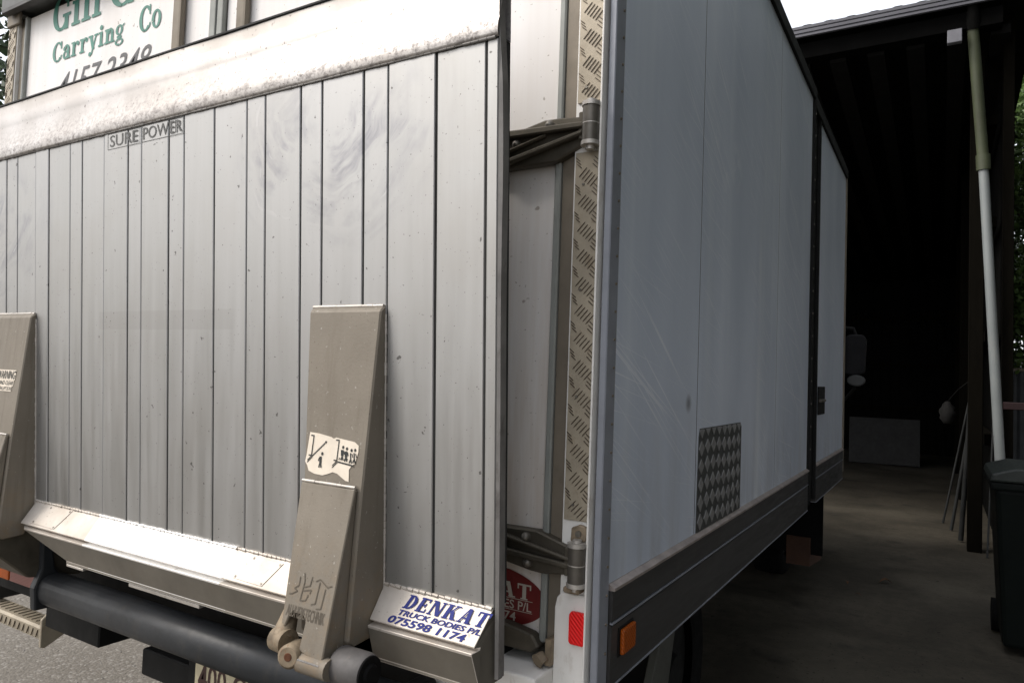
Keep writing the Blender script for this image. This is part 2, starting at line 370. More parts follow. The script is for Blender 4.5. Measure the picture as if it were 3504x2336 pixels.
def thing(name, label, cat, loc, group=None):
    o = bpy.data.objects.new(name, None); COL.objects.link(o); o.location = loc; o.empty_display_size = 0.1
    OFF[o.name] = Vector(loc); o['label'] = label; o['category'] = cat
    if group: o['group'] = group
    return o
def tag(o, label, cat, group=None):
    o['label'] = label; o['category'] = cat
    if group: o['group'] = group
    return o
def structure(o): o['kind'] = 'structure'; return o

def text_geo(body, offset=0.0, spacing=1.0):
    cu = bpy.data.curves.new('txt', 'FONT'); cu.body = body; cu.offset = offset; cu.space_character = spacing; cu.resolution_u = 3
    ob = bpy.data.objects.new('txt', cu); COL.objects.link(ob)
    dg = bpy.context.evaluated_depsgraph_get(); dg.update()
    me = bpy.data.meshes.new_from_object(ob.evaluated_get(dg))
    vs = [(v.co.x, v.co.y) for v in me.vertices]; fs = [tuple(p.vertices) for p in me.polygons]
    bpy.data.objects.remove(ob); bpy.data.meshes.remove(me); bpy.data.curves.remove(cu)
    return vs, fs
def fit(geo, x0, y0, x1, y1, shear=0.0, base=None):
    """fit letters to a rectangle; shear leans them"""
    vs, fs = geo
    ax = [v[0] for v in vs]; ay = [v[1] for v in vs]
    a, b, c, d = min(ax), max(ax), min(ay), max(ay)
    return [(x0 + (x1-x0)*(x-a)/(b-a) + shear*(y-c)/(d-c), y0 + (y1-y0)*(y-c)/(d-c)) for x, y in vs], fs

# slab-serif lettering drawn stroke by stroke (cap height 1)
class Glyphs:
    def __init__(s): s.v, s.f = [], []
    def poly(s, pts):
        o = len(s.v); s.v += pts; s.f.append(tuple(range(o, o+len(pts))))
    def bar(s, x0, y0, x1, y1): s.poly([(x0, y0), (x1, y0), (x1, y1), (x0, y1)])
    def diag(s, x0, y0, x1, y1, w): s.poly([(x0, y0), (x0+w, y0), (x1+w, y1), (x1, y1)])
    def arc(s, cx, cy, rx, ry, a0, a1, wx, wy, n=22):
        for i in range(n):
            a, b = R(a0+(a1-a0)*i/n), R(a0+(a1-a0)*(i+1)/n)
            P = lambda t, k: (cx+(rx-wx*k)*math.cos(t), cy+(ry-wy*k)*math.sin(t))
            s.poly([P(a, 0), P(b, 0), P(b, 1), P(a, 1)])
    def dot(s, cx, cy, r): s.poly([(cx+r*math.cos(k*math.pi/6), cy+r*math.sin(k*math.pi/6)) for k in range(12)])
    def stem(s, x, y0, y1, w=0.2, sb=True, stp=True, sv=0.10, hh=0.09):
        s.bar(x, y0, x+w, y1)
        if sb: s.bar(x-sv, y0, x+w+sv, y0+hh)
        if stp == 1: s.bar(x-sv, y1-hh, x+w+sv, y1)
        if stp == 2: s.bar(x-sv, y1-hh, x, y1)
def glyph(ch):
    g = Glyphs(); w = 0.6
    if ch in 'CG':
        g.arc(0.42, 0.5, 0.42, 0.51, 42, 318, 0.21, 0.09, 30); g.bar(0.66, 0.62, 0.75, 1.0); w = 0.80
        if ch == 'G': g.bar(0.58, 0.0, 0.77, 0.44); g.bar(0.48, 0.36, 0.87, 0.45); w = 0.88
        else: g.diag(0.62, 0.10, 0.72, 0.30, 0.09)
    elif ch == 'i': g.stem(0.10, 0, 0.70, 0.2, True, 2); g.dot(0.19, 0.90, 0.125); w = 0.42
    elif ch == 'l': g.stem(0.10, 0, 1.0, 0.2, True, 2); w = 0.42
    elif ch == 'r': g.stem(0.10, 0, 0.70, 0.19, True, 2); g.arc(0.44, 0.46, 0.22, 0.25, 60, 180, 0.10, 0.10, 10); g.dot(0.52, 0.58, 0.11); w = 0.62
    elif ch == 'n': g.stem(0.10, 0, 0.70, 0.19, True, 2); g.arc(0.42, 0.44, 0.23, 0.27, 0, 180, 0.19, 0.12, 14); g.stem(0.46, 0, 0.46, 0.19, True, 0, 0.09); w = 0.74
    elif ch == 'a':
        g.arc(0.32, 0.47, 0.24, 0.25, 0, 165, 0.19, 0.10, 14); g.bar(0.37, 0.05, 0.56, 0.48); g.bar(0.37, 0, 0.66, 0.09)
        g.arc(0.25, 0.21, 0.22, 0.22, 40, 330, 0.14, 0.08, 20); g.dot(0.14, 0.52, 0.09); w = 0.66
    elif ch == 'o': g.arc(0.32, 0.345, 0.31, 0.36, 0, 360, 0.18, 0.08, 30); w = 0.66
    elif ch == 'y':
        g.diag(0.30, 0.0, 0.06, 0.70, 0.2); g.diag(0.22, -0.24, 0.54, 0.70, 0.10); g.bar(-0.02, 0.61, 0.34, 0.70); g.bar(0.44, 0.61, 0.74, 0.70); g.dot(0.16, -0.20, 0.11); w = 0.72
    elif ch == 'g':
        g.arc(0.28, 0.46, 0.26, 0.25, 0, 360, 0.16, 0.08, 24); g.arc(0.30, -0.10, 0.30, 0.17, 0, 360, 0.12, 0.08, 24)
        g.bar(0.12, 0.08, 0.46, 0.19); g.diag(0.44, 0.60, 0.56, 0.70, 0.12); w = 0.66
    elif ch == 'D': g.stem(0.10, 0, 1, 0.23, True, 1); g.arc(0.33, 0.5, 0.45, 0.5, -90, 90, 0.24, 0.10, 20); w = 0.86
    elif ch == 'E': g.stem(0.10, 0, 1, 0.23, True, 1); g.bar(0.2, 0, 0.72, 0.11); g.bar(0.2, 0.89, 0.70, 1); g.bar(0.2, 0.45, 0.55, 0.56); g.bar(0.63, 0, 0.72, 0.28); g.bar(0.61, 0.74, 0.70, 1); g.bar(0.48, 0.36, 0.56, 0.65); w = 0.82
    elif ch == 'N': g.stem(0.10, 0, 1, 0.11, True, 1); g.diag(0.62, 0, 0.10, 1, 0.26); g.stem(0.74, 0, 1, 0.11, False, 1); w = 1.0
    elif ch == 'K': g.stem(0.10, 0, 1, 0.23, True, 1); g.diag(0.30, 0.42, 0.66, 1, 0.12); g.diag(0.62, 0, 0.36, 0.6, 0.25); g.bar(0.56, 0, 0.98, 0.09); g.bar(0.56, 0.91, 0.90, 1); w = 1.0
    elif ch == 'A': g.diag(0.10, 0, 0.40, 1, 0.11); g.diag(0.60, 0, 0.38, 1, 0.24); g.bar(0.26, 0.28, 0.66, 0.38); g.bar(0.0, 0, 0.32, 0.09); g.bar(0.52, 0, 0.94, 0.09); w = 0.98
    elif ch == 'T': g.stem(0.34, 0, 1, 0.23, True, 0); g.bar(0.04, 0.89, 0.87, 1); g.bar(0.04, 0.66, 0.12, 1); g.bar(0.79, 0.66, 0.87, 1); w = 0.95
    elif ch == 'u': g.stem(0.10, 0.2, 0.70, 0.19, False, 2); g.arc(0.40, 0.26, 0.30, 0.27, 180, 360, 0.19, 0.12, 14); g.stem(0.52, 0, 0.70, 0.19, False, 2); w = 0.82
    elif ch == ' ': w = 0.5
    return g, w
def slab(text, space=0.06):
    vs, fs, x = [], [], 0
    for ch in text:
        g, w = glyph(ch); o = len(vs)
        vs += [(x+a, b) for a, b in g.v]; fs += [tuple(i+o for i in f) for f in g.f]; x += w + space
    return vs, fs
def put_slab(mb, text, x0, y0, x1, y1, fn3, m=0, shear=0.0, space=0.06):
    """slab letters; strokes that overlap are each lifted a hair so no two lie in one plane; y0 base line, y1 cap line"""
    vs, fs = slab(text, space); a = min(v[0] for v in vs); b = max(v[0] for v in vs)
    for i, f in enumerate(fs):
        pts = [(x0+(x1-x0)*(vs[k][0]-a)/(b-a) + shear*vs[k][1], y0+(y1-y0)*vs[k][1]) for k in f]
        mb.add([fn3(p, q, 0.00006*(i % 24)) for p, q in pts], [tuple(range(len(pts)))], m)

# ================================================================== SETTING
g = MB(); g.add([(-400, -400, 0), (400, -400, 0), (400, 400, 0), (-400, 400, 0)], [(0, 1, 2, 3)])
structure(g.build('ground', GROUND, recalc=False))
s_ = MB(); s_.add([(-1.9, -0.4, 0.004), (6, -0.4, 0.004), (6, 20, 0.004), (-8, 20, 0.004), (-8, 6.0, 0.004), (-1.9, 6.0, 0.004)], [(0, 1, 2, 3, 4, 5)])
structure(s_.build('pavement', SLAB, recalc=False))
peb = MB()
for i in range(900):
    x = random.uniform(-5.2, -1.9); y = random.uniform(-0.6, 3.2); r = random.uniform(0.002, 0.0075)
    c = Vector((x, y, r*0.3)); vs = [c+Vector((math.cos(k*1.257+i)*r*random.uniform(.7, 1.2), math.sin(k*1.257+i)*r*random.uniform(.7, 1.2), 0)) for k in range(5)] + [c+Vector((0, 0, r*0.8))]
    peb.add(vs, [(k, (k+1) % 5, 5) for k in range(5)])
peb.build('loose_gravel', PEBBLE, kind='stuff', recalc=False)

# ================================================================== TRUCK
truck = thing('truck', 'white box truck with a raised aluminium tail lift and grey scratched side wall', 'truck', (-1.25, 2.0, 0))
W_, ROOFZ, FRONT = -2.5, 2.95, 3.92
# platform frame: x across, h up along the raised platform, d outwards from its face
TH = math.atan(0.058); O_ = Vector((0, -0.195, 1.117))
HV = Vector((0, -math.sin(TH), math.cos(TH))); DV = Vector((0, -math.cos(TH), -math.sin(TH)))
def PL(x, h, d): return O_ + Vector((x, 0, 0)) + h*HV + d*DV
def PLh(h, d, x): return PL(x, h, d)

# --- body shell
b = MB(); b.box((W_+0.03, 0.12, 1.0), (-0.03, FRONT-0.01, 1.10)); b.box((W_+0.03, 0.12, 2.86), (-0.03, FRONT-0.01, 2.93)); b.box((W_+0.03, FRONT-0.06, 1.10), (-0.03, FRONT-0.012, 2.86))
b.box((W_, 0.12, 1.10), (W_+0.03, FRONT, 2.93))
b2 = MB(); b2.box((-0.06, 0.12, 1.10), (-0.031, FRONT-0.07, 2.86)); b2.build('side_backing', GROOVE, truck)
for y_ in (0.61, 1.661):
    b2 = MB(); b2.box((-0.029, y_-0.0026, 1.11), (-0.0003, y_+0.0026, 2.92)); b2.build('seam_gap_fill', GROOVE, truck)  # dark strip added so the open seam reads as shaded
b.build('body_shell', CAB, truck)
seams = [0.045, 0.61, 1.661, 2.445]
for i in range(3):
    p = MB(); y0, y1 = seams[i]+0.0028, seams[i+1]-0.0028
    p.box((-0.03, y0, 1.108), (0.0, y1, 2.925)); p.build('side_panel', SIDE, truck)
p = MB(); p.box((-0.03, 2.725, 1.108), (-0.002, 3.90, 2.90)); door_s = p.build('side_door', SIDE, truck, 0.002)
p = MB(); p.box((-0.001, 2.775, 1.355), (0.004, 3.02, 1.505)); rec = p.build('handle_recess', BLACK, door_s, 0.003)
p = MB(); p.tube([(0.007, 2.80, 1.43), (0.012, 2.90, 1.43), (0.007, 2.99, 1.43)], 0.008, 8); p.build('handle', BARREL, door_s)
p = MB(); p.box((-0.03, 3.90, 0.95), (0.006, 3.935, 2.93)); p.build('corner_post', POST, truck, 0.003)
p = MB(); p.box((-0.03, 2.449, 0.93), (-0.010, 2.721, 2.94)); p.box((-0.010, 2.455, 0.93), (0.012, 2.475, 2.94)); p.box((-0.010, 2.69, 0.93), (0.006, 2.715, 2.94))
p.build('pillar', BLACK, truck, 0.002)
p = MB()
for z in [1.2+0.11*k for k in range(16)]: p.tube([(0.012, 2.465, z), (0.015, 2.465, z)], 0.005, 6)
p.build('pillar_rivets', BOLT, truck, kind='stuff')
p = MB(); p.box((-0.04, 0.02, 2.925), (0.012, 2.5, 2.985)); p.box((-0.04, 2.5, 2.895), (0.010, 3.93, 2.955)); p.box((-0.04, 0.02, 2.985), (-0.004, 3.93, 2.995)); p.build('roof_rail', BLACK, truck, 0.003)
# corner trim and rivets
p = MB(); p.box((-0.012, -0.004, 0.90), (0.003, 0.043, 2.95)); p.build('corner_trim', TRIM, truck, 0.002)
p = MB(); p.box((-0.0215, -0.018, 0.905), (-0.0175, 0.02, 2.95)); p.build('corner_edge_strip', WHITE, truck, 0.001)
p = MB()
for k in range(34):
    z = 0.98+0.055*k; p.tube([(0.003, 0.030, z), (0.0055, 0.030, z)], 0.0028, 6)
p.build('corner_rivets', POST, truck, kind='stuff')
# skirt rail
def skirt(y0, y1, dx):
    s = MB()
    prof = [(-0.03, 0.912), (dx, 0.912), (dx+0.001, 1.026), (dx-0.004, 1.030), (dx-0.004, 1.034), (dx+0.002, 1.038), (dx+0.002, 1.094), (-0.03, 1.094)]
    s.prism(prof, y0, y1, lambda a, b, t: Vector((a, t, b))); o = s.build('skirt_rail', SKIRT, truck)
    l = MB(); l.prism([(-0.03, 1.0955), (dx+0.006, 1.0955), (dx+0.006, 1.101), (0.0015, 1.1075), (-0.03, 1.1075)], y0, y1, lambda a, b, t: Vector((a, t, b))); l.build('lip', SKIRTLIP, o)
    l = MB(); l.box((dx-0.003, y0, 1.0305), (dx+0.003, y1, 1.0345)); l.build('bead', TRIM, o)
    l = MB(); l.box((-0.02, y0, 0.9085), (dx+0.002, y1, 0.9115)); l.build('bead', TRIM, o)
    return o
skirt(0.046, 2.444, 0.008); skirt(2.73, 3.898, 0.004)
# amber marker
p = MB(); p.box((0.009, 0.080, 0.958), (0.011, 0.160, 1.016)); m_ = p.build('side_marker', BLACK, truck, 0.002)
p = MB(); p.box((0.011, 0.086, 0.962), (0.020, 0.154, 1.012)); p.build('lens', AMBER, m_, 0.006, 2)
# checker patch: backing with rows of rounded diamonds
p = MB(); p.prism([(0.622, 1.109), (1.100, 1.109), (1.100, 1.37), (1.085, 1.383), (0.64, 1.383), (0.63, 1.36)], 0.0005, 0.0025, lambda a, b, t: Vector((t, a, b)))
pt = p.build('checker_patch', PATCHBG, truck)
p = MB()
for r_ in range(6):
    for c_ in range(8):
        y = 0.652+c_*0.0585; z = 1.134+r_*0.0488+0.004*math.sin(c_*0.9)
        if y > 1.09: continue
        sx, sz = random.uniform(0.0235, 0.0262), random.uniform(0.0200, 0.0225)
        pts = [(y+sx*math.cos(k*math.pi/4)*(1 if k % 2 == 0 else 0.70), min(1.381, z+sz*math.sin(k*math.pi/4)*(1 if k % 2 == 0 else 0.70))) for k in range(8)]
        p.prism(pts, 0.0025, 0.0042, lambda a, b, t: Vector((t, a, b)))
p.build('checker_diamonds', DIAMOND, pt, kind='stuff')

# --- rear frame: sides, header, doors
def frame_side(sx):
    f = (lambda x: x) if sx > 0 else (lambda x: -2.5-x)
    def bx(name, a, b, m, bev=0.0015, par=truck):
        q = MB(); q.box((min(f(a[0]), f(b[0])), a[1], a[2]), (max(f(a[0]), f(b[0])), b[1], b[2])); return q.build(name, m, par, bev)
    bx('corner_pillar', (-0.082, 0.0, 0.90), (-0.018, 0.11, 2.80), WHITE)
    bx('door_post', (-0.114, 0.012, 0.95), (-0.084, 0.10, 2.77), POST)
    bx('door_seal', (-0.1295, 0.006, 0.98), (-0.1155, 0.10, 2.77), SEAL, 0.003)
    for z0, z1 in ((1.231, 1.956), (2.057, 2.76)):
        t = bx('tread_plate', (-0.077, -0.004, z0), (-0.0225, -0.0005, z1), TREAD, 0.0006)
        q = MB(); n = 0; pitch = 0.0545; z = z0+0.018
        def lug(cx, cz, ang, L, wd=0.00085):
            ca, sa = math.cos(ang), math.sin(ang)
            pts = [(cx+ca*L*u-sa*wd*v, cz+sa*L*u+ca*wd*v) for u, v in ((-1, 0), (-.7, -1), (.7, -1), (1, 0), (.7, 1), (-.7, 1))]
            pts = [(min(max(px, -0.0765), -0.023), pz) for px, pz in pts]
            q.prism([(f(px), pz) for px, pz in pts], -0.004, -0.0055, lambda a, b, t_: Vector((a, t_, b)))
        while z < z1-0.02:
            for k in range(5): lug(-0.060+k*0.0062, z+0.008-k*0.0052+0.004, 0.82, 0.0125)
            if z+pitch*0.5 < z1-0.02:
                for k in range(3): lug(-0.0715+k*0.0048*0.4, z+pitch*0.5+0.012-k*0.007, -0.72, 0.007)
                for k in range(3): lug(-0.030-k*0.002, z+pitch*0.5+0.010-k*0.007, -0.75, 0.008)
            z += pitch
        q.build('tread_lugs', LUG, t, kind='stuff')
        q = MB()
        for zz in [z0+0.03+k*0.21 for k in range(5) if z0+0.03+k*0.21 < z1-0.01]: q.tube([(f(-0.058), -0.0062, zz), (f(-0.058), -0.004, zz)], 0.0028, 8)
        q.build('tread_rivets', BOLT, t, kind='stuff')
frame_side(1); frame_side(-1)
p = MB(); p.box((W_+0.01, -0.03, 2.79), (-0.01, 0.11, 2.945)); p.build('header_beam', mat('dark_grey_header_paint', (0.07, 0.075, 0.072), 0.5), truck, 0.004)
p = MB(); p.box((W_+0.05, -0.045, 2.772), (-0.05, -0.02, 2.789)); p.build('header_lip', SKIRT, truck, 0.002)
p = MB(); p.box((W_+0.02, -0.012, 2.74), (W_+0.11, 0.0, 2.787)); p.build('corner_bracket', POST, truck, 0.003)
for x0, x1 in ((-2.372, -1.283), (-1.227, -0.1305)):
    p = MB(); p.box((x0, 0.02, 0.985), (x1, 0.07, 2.77)); dr = p.build('rear_door', DOOR, truck, 0.003)
    rod = -1.432 if x0 < -2 else -1.135
    p = MB(); p.box((rod-0.022, -0.005, 0.99), (rod+0.018, 0.015, 2.765)); p.build('lock_rod', POST, dr, 0.008, 2)
p = MB(); p.box((-1.282, 0.0, 0.99), (-1.255, 0.018, 2.765)); p.box((-1.2535, 0.004, 0.99), (-1.228, 0.021, 2.765)); p.build('meeting_seal', SEAL, truck, 0.004, 2)
# sign writing on the left rear door
FD = lambda y: (lambda a, b, lift=0.0: Vector((a, y-lift, b)))
for word, a_, b_, c_, d_ in (('Gill', -2.206, 2.672, -1.895, 2.80), ('Gu', -1.84, 2.672, -1.55, 2.80), ('Carrying', -2.193, 2.560, -1.745, 2.632), ('Co', -1.665, 2.556, -1.548, 2.640)):
    p = MB(); put_slab(p, word, a_, b_, c_, d_, FD(0.0186)); p.build('sign_word', INKGREEN, truck, recalc=False)
p = MB()
v, fc = fit(text_geo('4157 2348', 0.003), -2.150, 2.426, -1.612, 2.510, 0.03); p.flat(v, fc, FD(0.0186), 0)
p.build('phone_lettering', INKGREY, truck, recalc=False)
# maroon maker's oval on the right rear door, cut off by the platform edge
p = MB(); cx, cz, ex, ez = -0.262, 1.050, 0.141, 0.062
p.add([FD(0.0184)(cx+ex*math.cos(k*math.pi/24), cz+ez*math.sin(k*math.pi/24)) for k in range(48)], [tuple(range(48))], 0)
put_slab(p, 'DENKAT', cx-0.118, cz+0.002, cx+0.106, cz+0.033, FD(0.0178), 1)
v, fc = fit(text_geo('TRUCK BODIES P/L', 0.012), cx-0.112, cz-0.021, cx+0.108, cz-0.003); p.flat(v, fc, FD(0.0178), 1)
v, fc = fit(text_geo('075598 1174', 0.012), cx-0.085, cz-0.045, cx+0.072, cz-0.027); p.flat(v, fc, FD(0.0178), 1)
for zz in (-0.0005, -0.0235): p.add([FD(0.0178)(cx+a, cz+zz+c) for a, c in ((-0.12, 0), (0.11, 0), (0.11, 0.0012), (-0.12, 0.0012))], [(0, 1, 2, 3)], 1)
p.build('maker_oval_decal', [OVALRED, INKWHITE], truck, recalc=False)

# hinges
def hinge(zb0, zb1, strap, ridges, bolts, cap=True):
    p = MB(); p.prism(strap, -0.009, 0.017, lambda a, b, t: Vector((a, t, b))); h = p.build('door_hinge', HINGE, truck, 0.003)
    for (x0, z0, x1, z1, hw, dep) in ridges:
        q = MB(); q.prism([(x0, z0-hw), (x1, z1-hw*0.8), (x1, z1+hw*0.8), (x0, z0+hw)], -0.009, -0.009-dep, lambda a, b, t: Vector((a, t, b))); q.build('strap_rib', HINGE, h, 0.003)
    for bx_, bz_ in bolts:
        q = MB(); q.tube([(bx_, -0.009, bz_), (bx_, -0.015, bz_), (bx_, -0.020, bz_), (bx_, -0.022, bz_)], [0.010, 0.0095, 0.006, 0.001], 12); q.build('bolt', BOLT, h)
    q = MB(); q.tube([(-0.038, -0.022, zb0), (-0.038, -0.022, zb1)], 0.0165, 18)
    q.build('barrel', BARREL, h)
    q = MB()
    for z in (zb0, zb1): q.tube([(-0.038, -0.022, z-0.004), (-0.038, -0.022, z+0.004)], 0.0185, 16)
    q.tube([(-0.038, -0.022, zb0-0.012), (-0.038, -0.022, zb1+0.010)], 0.009, 12)
    q.tube([(-0.038, -0.022, (zb0+zb1)/2-0.001), (-0.038, -0.022, (zb0+zb1)/2+0.001)], 0.0172, 16)
    q.build('hinge_pin', ALU, h)
    q = MB(); q.box((-0.066, -0.020, zb0+0.012), (-0.045, -0.001, zb1-0.010)); q.build('knuckle', HINGE, h, 0.002)
    return h
hinge(1.965, 2.043, [(-0.30, 1.995), (-0.245, 2.012), (-0.150, 2.033), (-0.112, 2.032), (-0.048, 2.026), (-0.048, 1.975), (-0.12, 1.943), (-0.30, 1.940)],
      [(-0.25, 2.010, -0.050, 2.006, 0.008, 0.016), (-0.26, 1.945, -0.055, 1.992, 0.006, 0.016), (-0.26, 1.968, -0.14, 1.998, 0.004, 0.012)],
      [(-0.135, 2.019), (-0.212, 1.990)])
hinge(1.115, 1.190, [(-0.30, 1.205), (-0.212, 1.200), (-0.133, 1.201), (-0.048, 1.176), (-0.048, 1.128), (-0.12, 1.119), (-0.150, 1.121), (-0.30, 1.145)],
      [(-0.26, 1.194, -0.053, 1.158, 0.005, 0.014), (-0.26, 1.158, -0.053, 1.146, 0.007, 0.014)], [(-0.156, 1.186), (-0.150, 1.137)])
# torn white bracket above the lower hinge
p = MB(); p.prism([(-0.058, 1.192), (-0.028, 1.194), (-0.022, 1.205), (-0.026, 1.222), (-0.040, 1.226), (-0.056, 1.219)], -0.012, -0.001, lambda a, b, t: Vector((a, t, b)))
k_ = p.build('hinge_bracket', RUST, truck, 0.002)
p = MB(); p.tube([(-0.040, -0.016, 1.209), (-0.040, -0.012, 1.209)], 0.006, 12); p.build('bolt', BOLT, k_)
p = MB(); p.box((-0.062, -0.030, 1.098), (-0.028, -0.001, 1.110)); p.build('hinge_foot', RUST, truck, 0.003)
# lower corner: reflector, third strap, sill
p = MB(); p.prism([(-0.089, 0.90), (-0.0185, 0.90), (-0.0185, 1.092), (-0.075, 1.092), (-0.085, 1.080), (-0.089, 1.060)], -0.007, -0.0008, lambda a, b, t: Vector((a, t, b))); p.build('corner_cover', WHITE, truck, 0.002)
p = MB(); p.prism([(-0.053, 1.005), (-0.049, 1.0), (-0.023, 1.0), (-0.019, 1.005), (-0.019, 1.056), (-0.023, 1.062), (-0.049, 1.062), (-0.053, 1.056)], -0.018, -0.0075, lambda a, b, t: Vector((a, t, b))); p.build('rear_reflector', REDLENS, truck, 0.003, 2)
p = MB(); p.prism([(-0.30, 0.995), (-0.20, 1.008), (-0.135, 0.998), (-0.118, 0.975), (-0.135, 0.962), (-0.30, 0.962)], -0.012, 0.017, lambda a, b, t: Vector((a, t, b))); p.build('strap', HINGE, truck, 0.004)
p = MB(); p.box((-0.34, -0.075, 0.80), (-0.0895, 0.10, 0.944)); p.build('rear_sill', WHITE, truck, 0.005, 2)
p = MB(); p.box((W_+0.05, -0.02, 0.86), (-0.345, 0.10, 0.984)); p.build('rear_cross_beam', BLACK, truck, 0.004)
p = MB(); p.tube([(-0.112, -0.03, 0.958), (-0.108, -0.02, 0.962), (-0.10, -0.02, 0.955)], 0.014, 10); p.box((-0.10, -0.02, 0.95), (-0.088, 0.01, 1.0)); p.build('latch', RUST, truck)

# --- tail lift platform
pf = MB(); pf.box((-2.40, -0.018, -0.040), (-0.1115, 0.985, -0.0024), PL); plat = pf.build('lift_platform', GROOVE, truck)  # black core face stands in for shade between the planks
gx = [-2.398, -2.31, -2.25, -2.14, -2.03, -1.965, -1.847, -1.783, -1.677, -1.605, -1.495, -1.435, -1.329, -1.221, -1.163, -1.052, -0.993, -0.881, -0.769, -0.708, -0.599, -0.537, -0.424, -0.361, -0.2465, -0.137, -0.1105]
for i in range(len(gx)-1):
    q = MB(); hw = 0.0021
    q.box((gx[i]+hw, -0.0185, -0.0065), (gx[i+1]-hw, 0.9795, random.uniform(-0.0012, 0.0012)), PL); q.build('plank', PLANK, plat, 0.0016)
# edge channel, slightly battered
q = MB(); N = 26
for i in range(N):
    h0, h1 = -0.14+1.29*i/N, -0.14+1.29*(i+1)/N
    wv = lambda h: 0.004*mnoise.noise(Vector((0, h*3.3, 1))) - (0.010*max(0, (h-0.9)/0.2) if h > 0.9 else 0)
    vs = [PL(-0.1095, h, 0.001) if False else PL(x, h, d) for h in (h0, h1) for x, d in ((-0.110, 0.0005), (-0.1035+wv(h), -0.002), (-0.1035+wv(h), -0.021), (-0.110, -0.021))]
    q.add(vs, [(0, 1, 5, 4), (1, 2, 6, 5), (2, 3, 7, 6)])
q.build('edge_channel', EDGE, plat)
# tip: lower lip, sloping face, upper strip, dark trailing edge, weld bead
def swept(name, prof, x0, x1, m, par, bev=0.0):
    q = MB(); q.prism(prof, x0, x1, PLh); return q.build(name, m, par, bev)
q = MB(); NX = 60
prof = [(0.981, 0.0042), (0.987, 0.0062), (1.004, 0.0058), (1.018, 0.0005), (1.050, -0.0075), (1.078, -0.0135), (1.086, -0.0142), (1.146, -0.0118), (1.146, -0.038), (0.981, -0.038)]
for i in range(NX):
    xs = (-2.40+2.2905*i/NX, -2.40+2.2905*(i+1)/NX)
    vs = [PL(x, h+0.0016*mnoise.noise(Vector((x*5, h*9, 2)))*(h < 1.0), d+0.0028*mnoise.noise(Vector((x*3.1, h*14, 0)))*(d > -0.03)) for x in xs for h, d in prof]
    n = len(prof); q.add(vs, [(k, (k+1) % n, n+(k+1) % n, n+k) for k in range(n)], 0, True)
q.build('tip_plate', TIP, plat, recalc=True)
swept('tip_edge', [(1.1465, -0.009), (1.155, -0.012), (1.155, -0.038), (1.1465, -0.038)], -2.40, -0.112, BLACK, plat, 0.002)
q = MB()
for i in range(130):
    x = -2.39+2.275*i/130; q.tube([PL(x, 0.9802, 0.002), PL(x+0.0165, 0.9802, 0.002)], random.uniform(0.0017, 0.0032), 6)
q.build('weld_bead', EDGE, plat, kind='stuff')
# bottom ledge sections
LP = [(-0.0186, 0.002), (-0.072, 0.0435), (-0.0745, 0.042), (-0.0760, 0.030), (-0.0800, 0.031), (-0.0815, 0.0490), (-0.0865, 0.0485), (-0.146, 0.0325), (-0.151, 0.034), (-0.153, 0.028), (-0.150, -0.03), (-0.0186, -0.03)]
def ledge(x0, x1, cut=None, slant=0.0):
    xw = x1; A = [x0]*len(LP); B = [x1-slant*max(0, d)/0.0435 for h, d in LP]
    if cut:
        for k in (5, 6): A[k] = x0+0.03
        for k in (7, 8, 9, 10): A[k] = cut
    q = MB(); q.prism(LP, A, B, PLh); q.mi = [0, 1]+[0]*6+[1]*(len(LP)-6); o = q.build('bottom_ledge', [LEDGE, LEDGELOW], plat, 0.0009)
    q = MB(); n = int((x1-x0)/0.014)
    for i in range(n):
        x = x0+(x1-x0)*i/n; q.tube([PL(x, -0.0165, 0.002), PL(x+0.0125, -0.0175, 0.0025)], random.uniform(0.0025, 0.0042), 6)
    q.build('weld_bead', LEDGE, o, kind='stuff')
    return o
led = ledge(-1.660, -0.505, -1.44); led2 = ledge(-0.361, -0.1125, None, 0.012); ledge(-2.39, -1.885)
def LF(a, t, lift=0.0):        # on the sloping top face of the ledge: t 0 at the top edge, 1 at the front edge
    h = -0.0186-0.0534*t; d = 0.002+0.0415*t; return PL(a, h+0.61*(0.0012+lift), d+0.79*(0.0012+lift))
for poly in ([(-0.727, 0.10), (-0.634, 0.12), (-0.663, 0.93), (-0.757, 0.90)], [(-1.462, 0.05), (-1.570, 0.08), (-1.610, 0.90), (-1.490, 0.92)]):
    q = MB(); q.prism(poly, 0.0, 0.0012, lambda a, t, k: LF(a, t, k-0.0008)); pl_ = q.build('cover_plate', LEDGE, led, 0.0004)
    q = MB()
    for k in range(4):
        cx = sum(c[0] for c in poly)/4; ct = sum(c[1] for c in poly)/4
        a, t = poly[k][0]*0.88+cx*0.12, poly[k][1]*0.84+ct*0.16
        q.add([LF(a+0.003*math.cos(j*1.05), t+0.045*math.sin(j*1.05), 0.0012) for j in range(6)], [tuple(range(6))])
    q.build('plate_screws', BOLT, led, kind='stuff', recalc=False)
q = MB(); q.box((-1.16, -0.163, 0.010), (-0.885, -0.1545, 0.030), PL); q.build('flange_strip', ALU, plat, 0.001)
for xa, xb in ((-1.44, -1.36), (-0.60, -0.58)):
    q = MB(); q.box((xa, -0.160, 0.018), (xb, -0.1535, 0.033), PL); q.build('drip_tab', ALU, plat, 0.001)
# maker's lettering on the right ledge
q = MB(); F3 = lambda a, t, l=0.0: LF(a, -t, l)
put_slab(q, 'DENKAT', -0.300, -0.50, -0.118, -0.11, F3, 0, 0.009, 0.05)
v, fc = fit(text_geo('TRUCK BODIES P/L', 0.03), -0.306, -0.70, -0.122, -0.55, 0.005); q.flat(v, fc, F3, 0)
v, fc = fit(text_geo('075598 1174', 0.03), -0.322, -0.955, -0.150, -0.745, 0.006); q.flat(v, fc, F3, 0)
q.build('ledge_lettering', INKBLUE, led2, recalc=False)
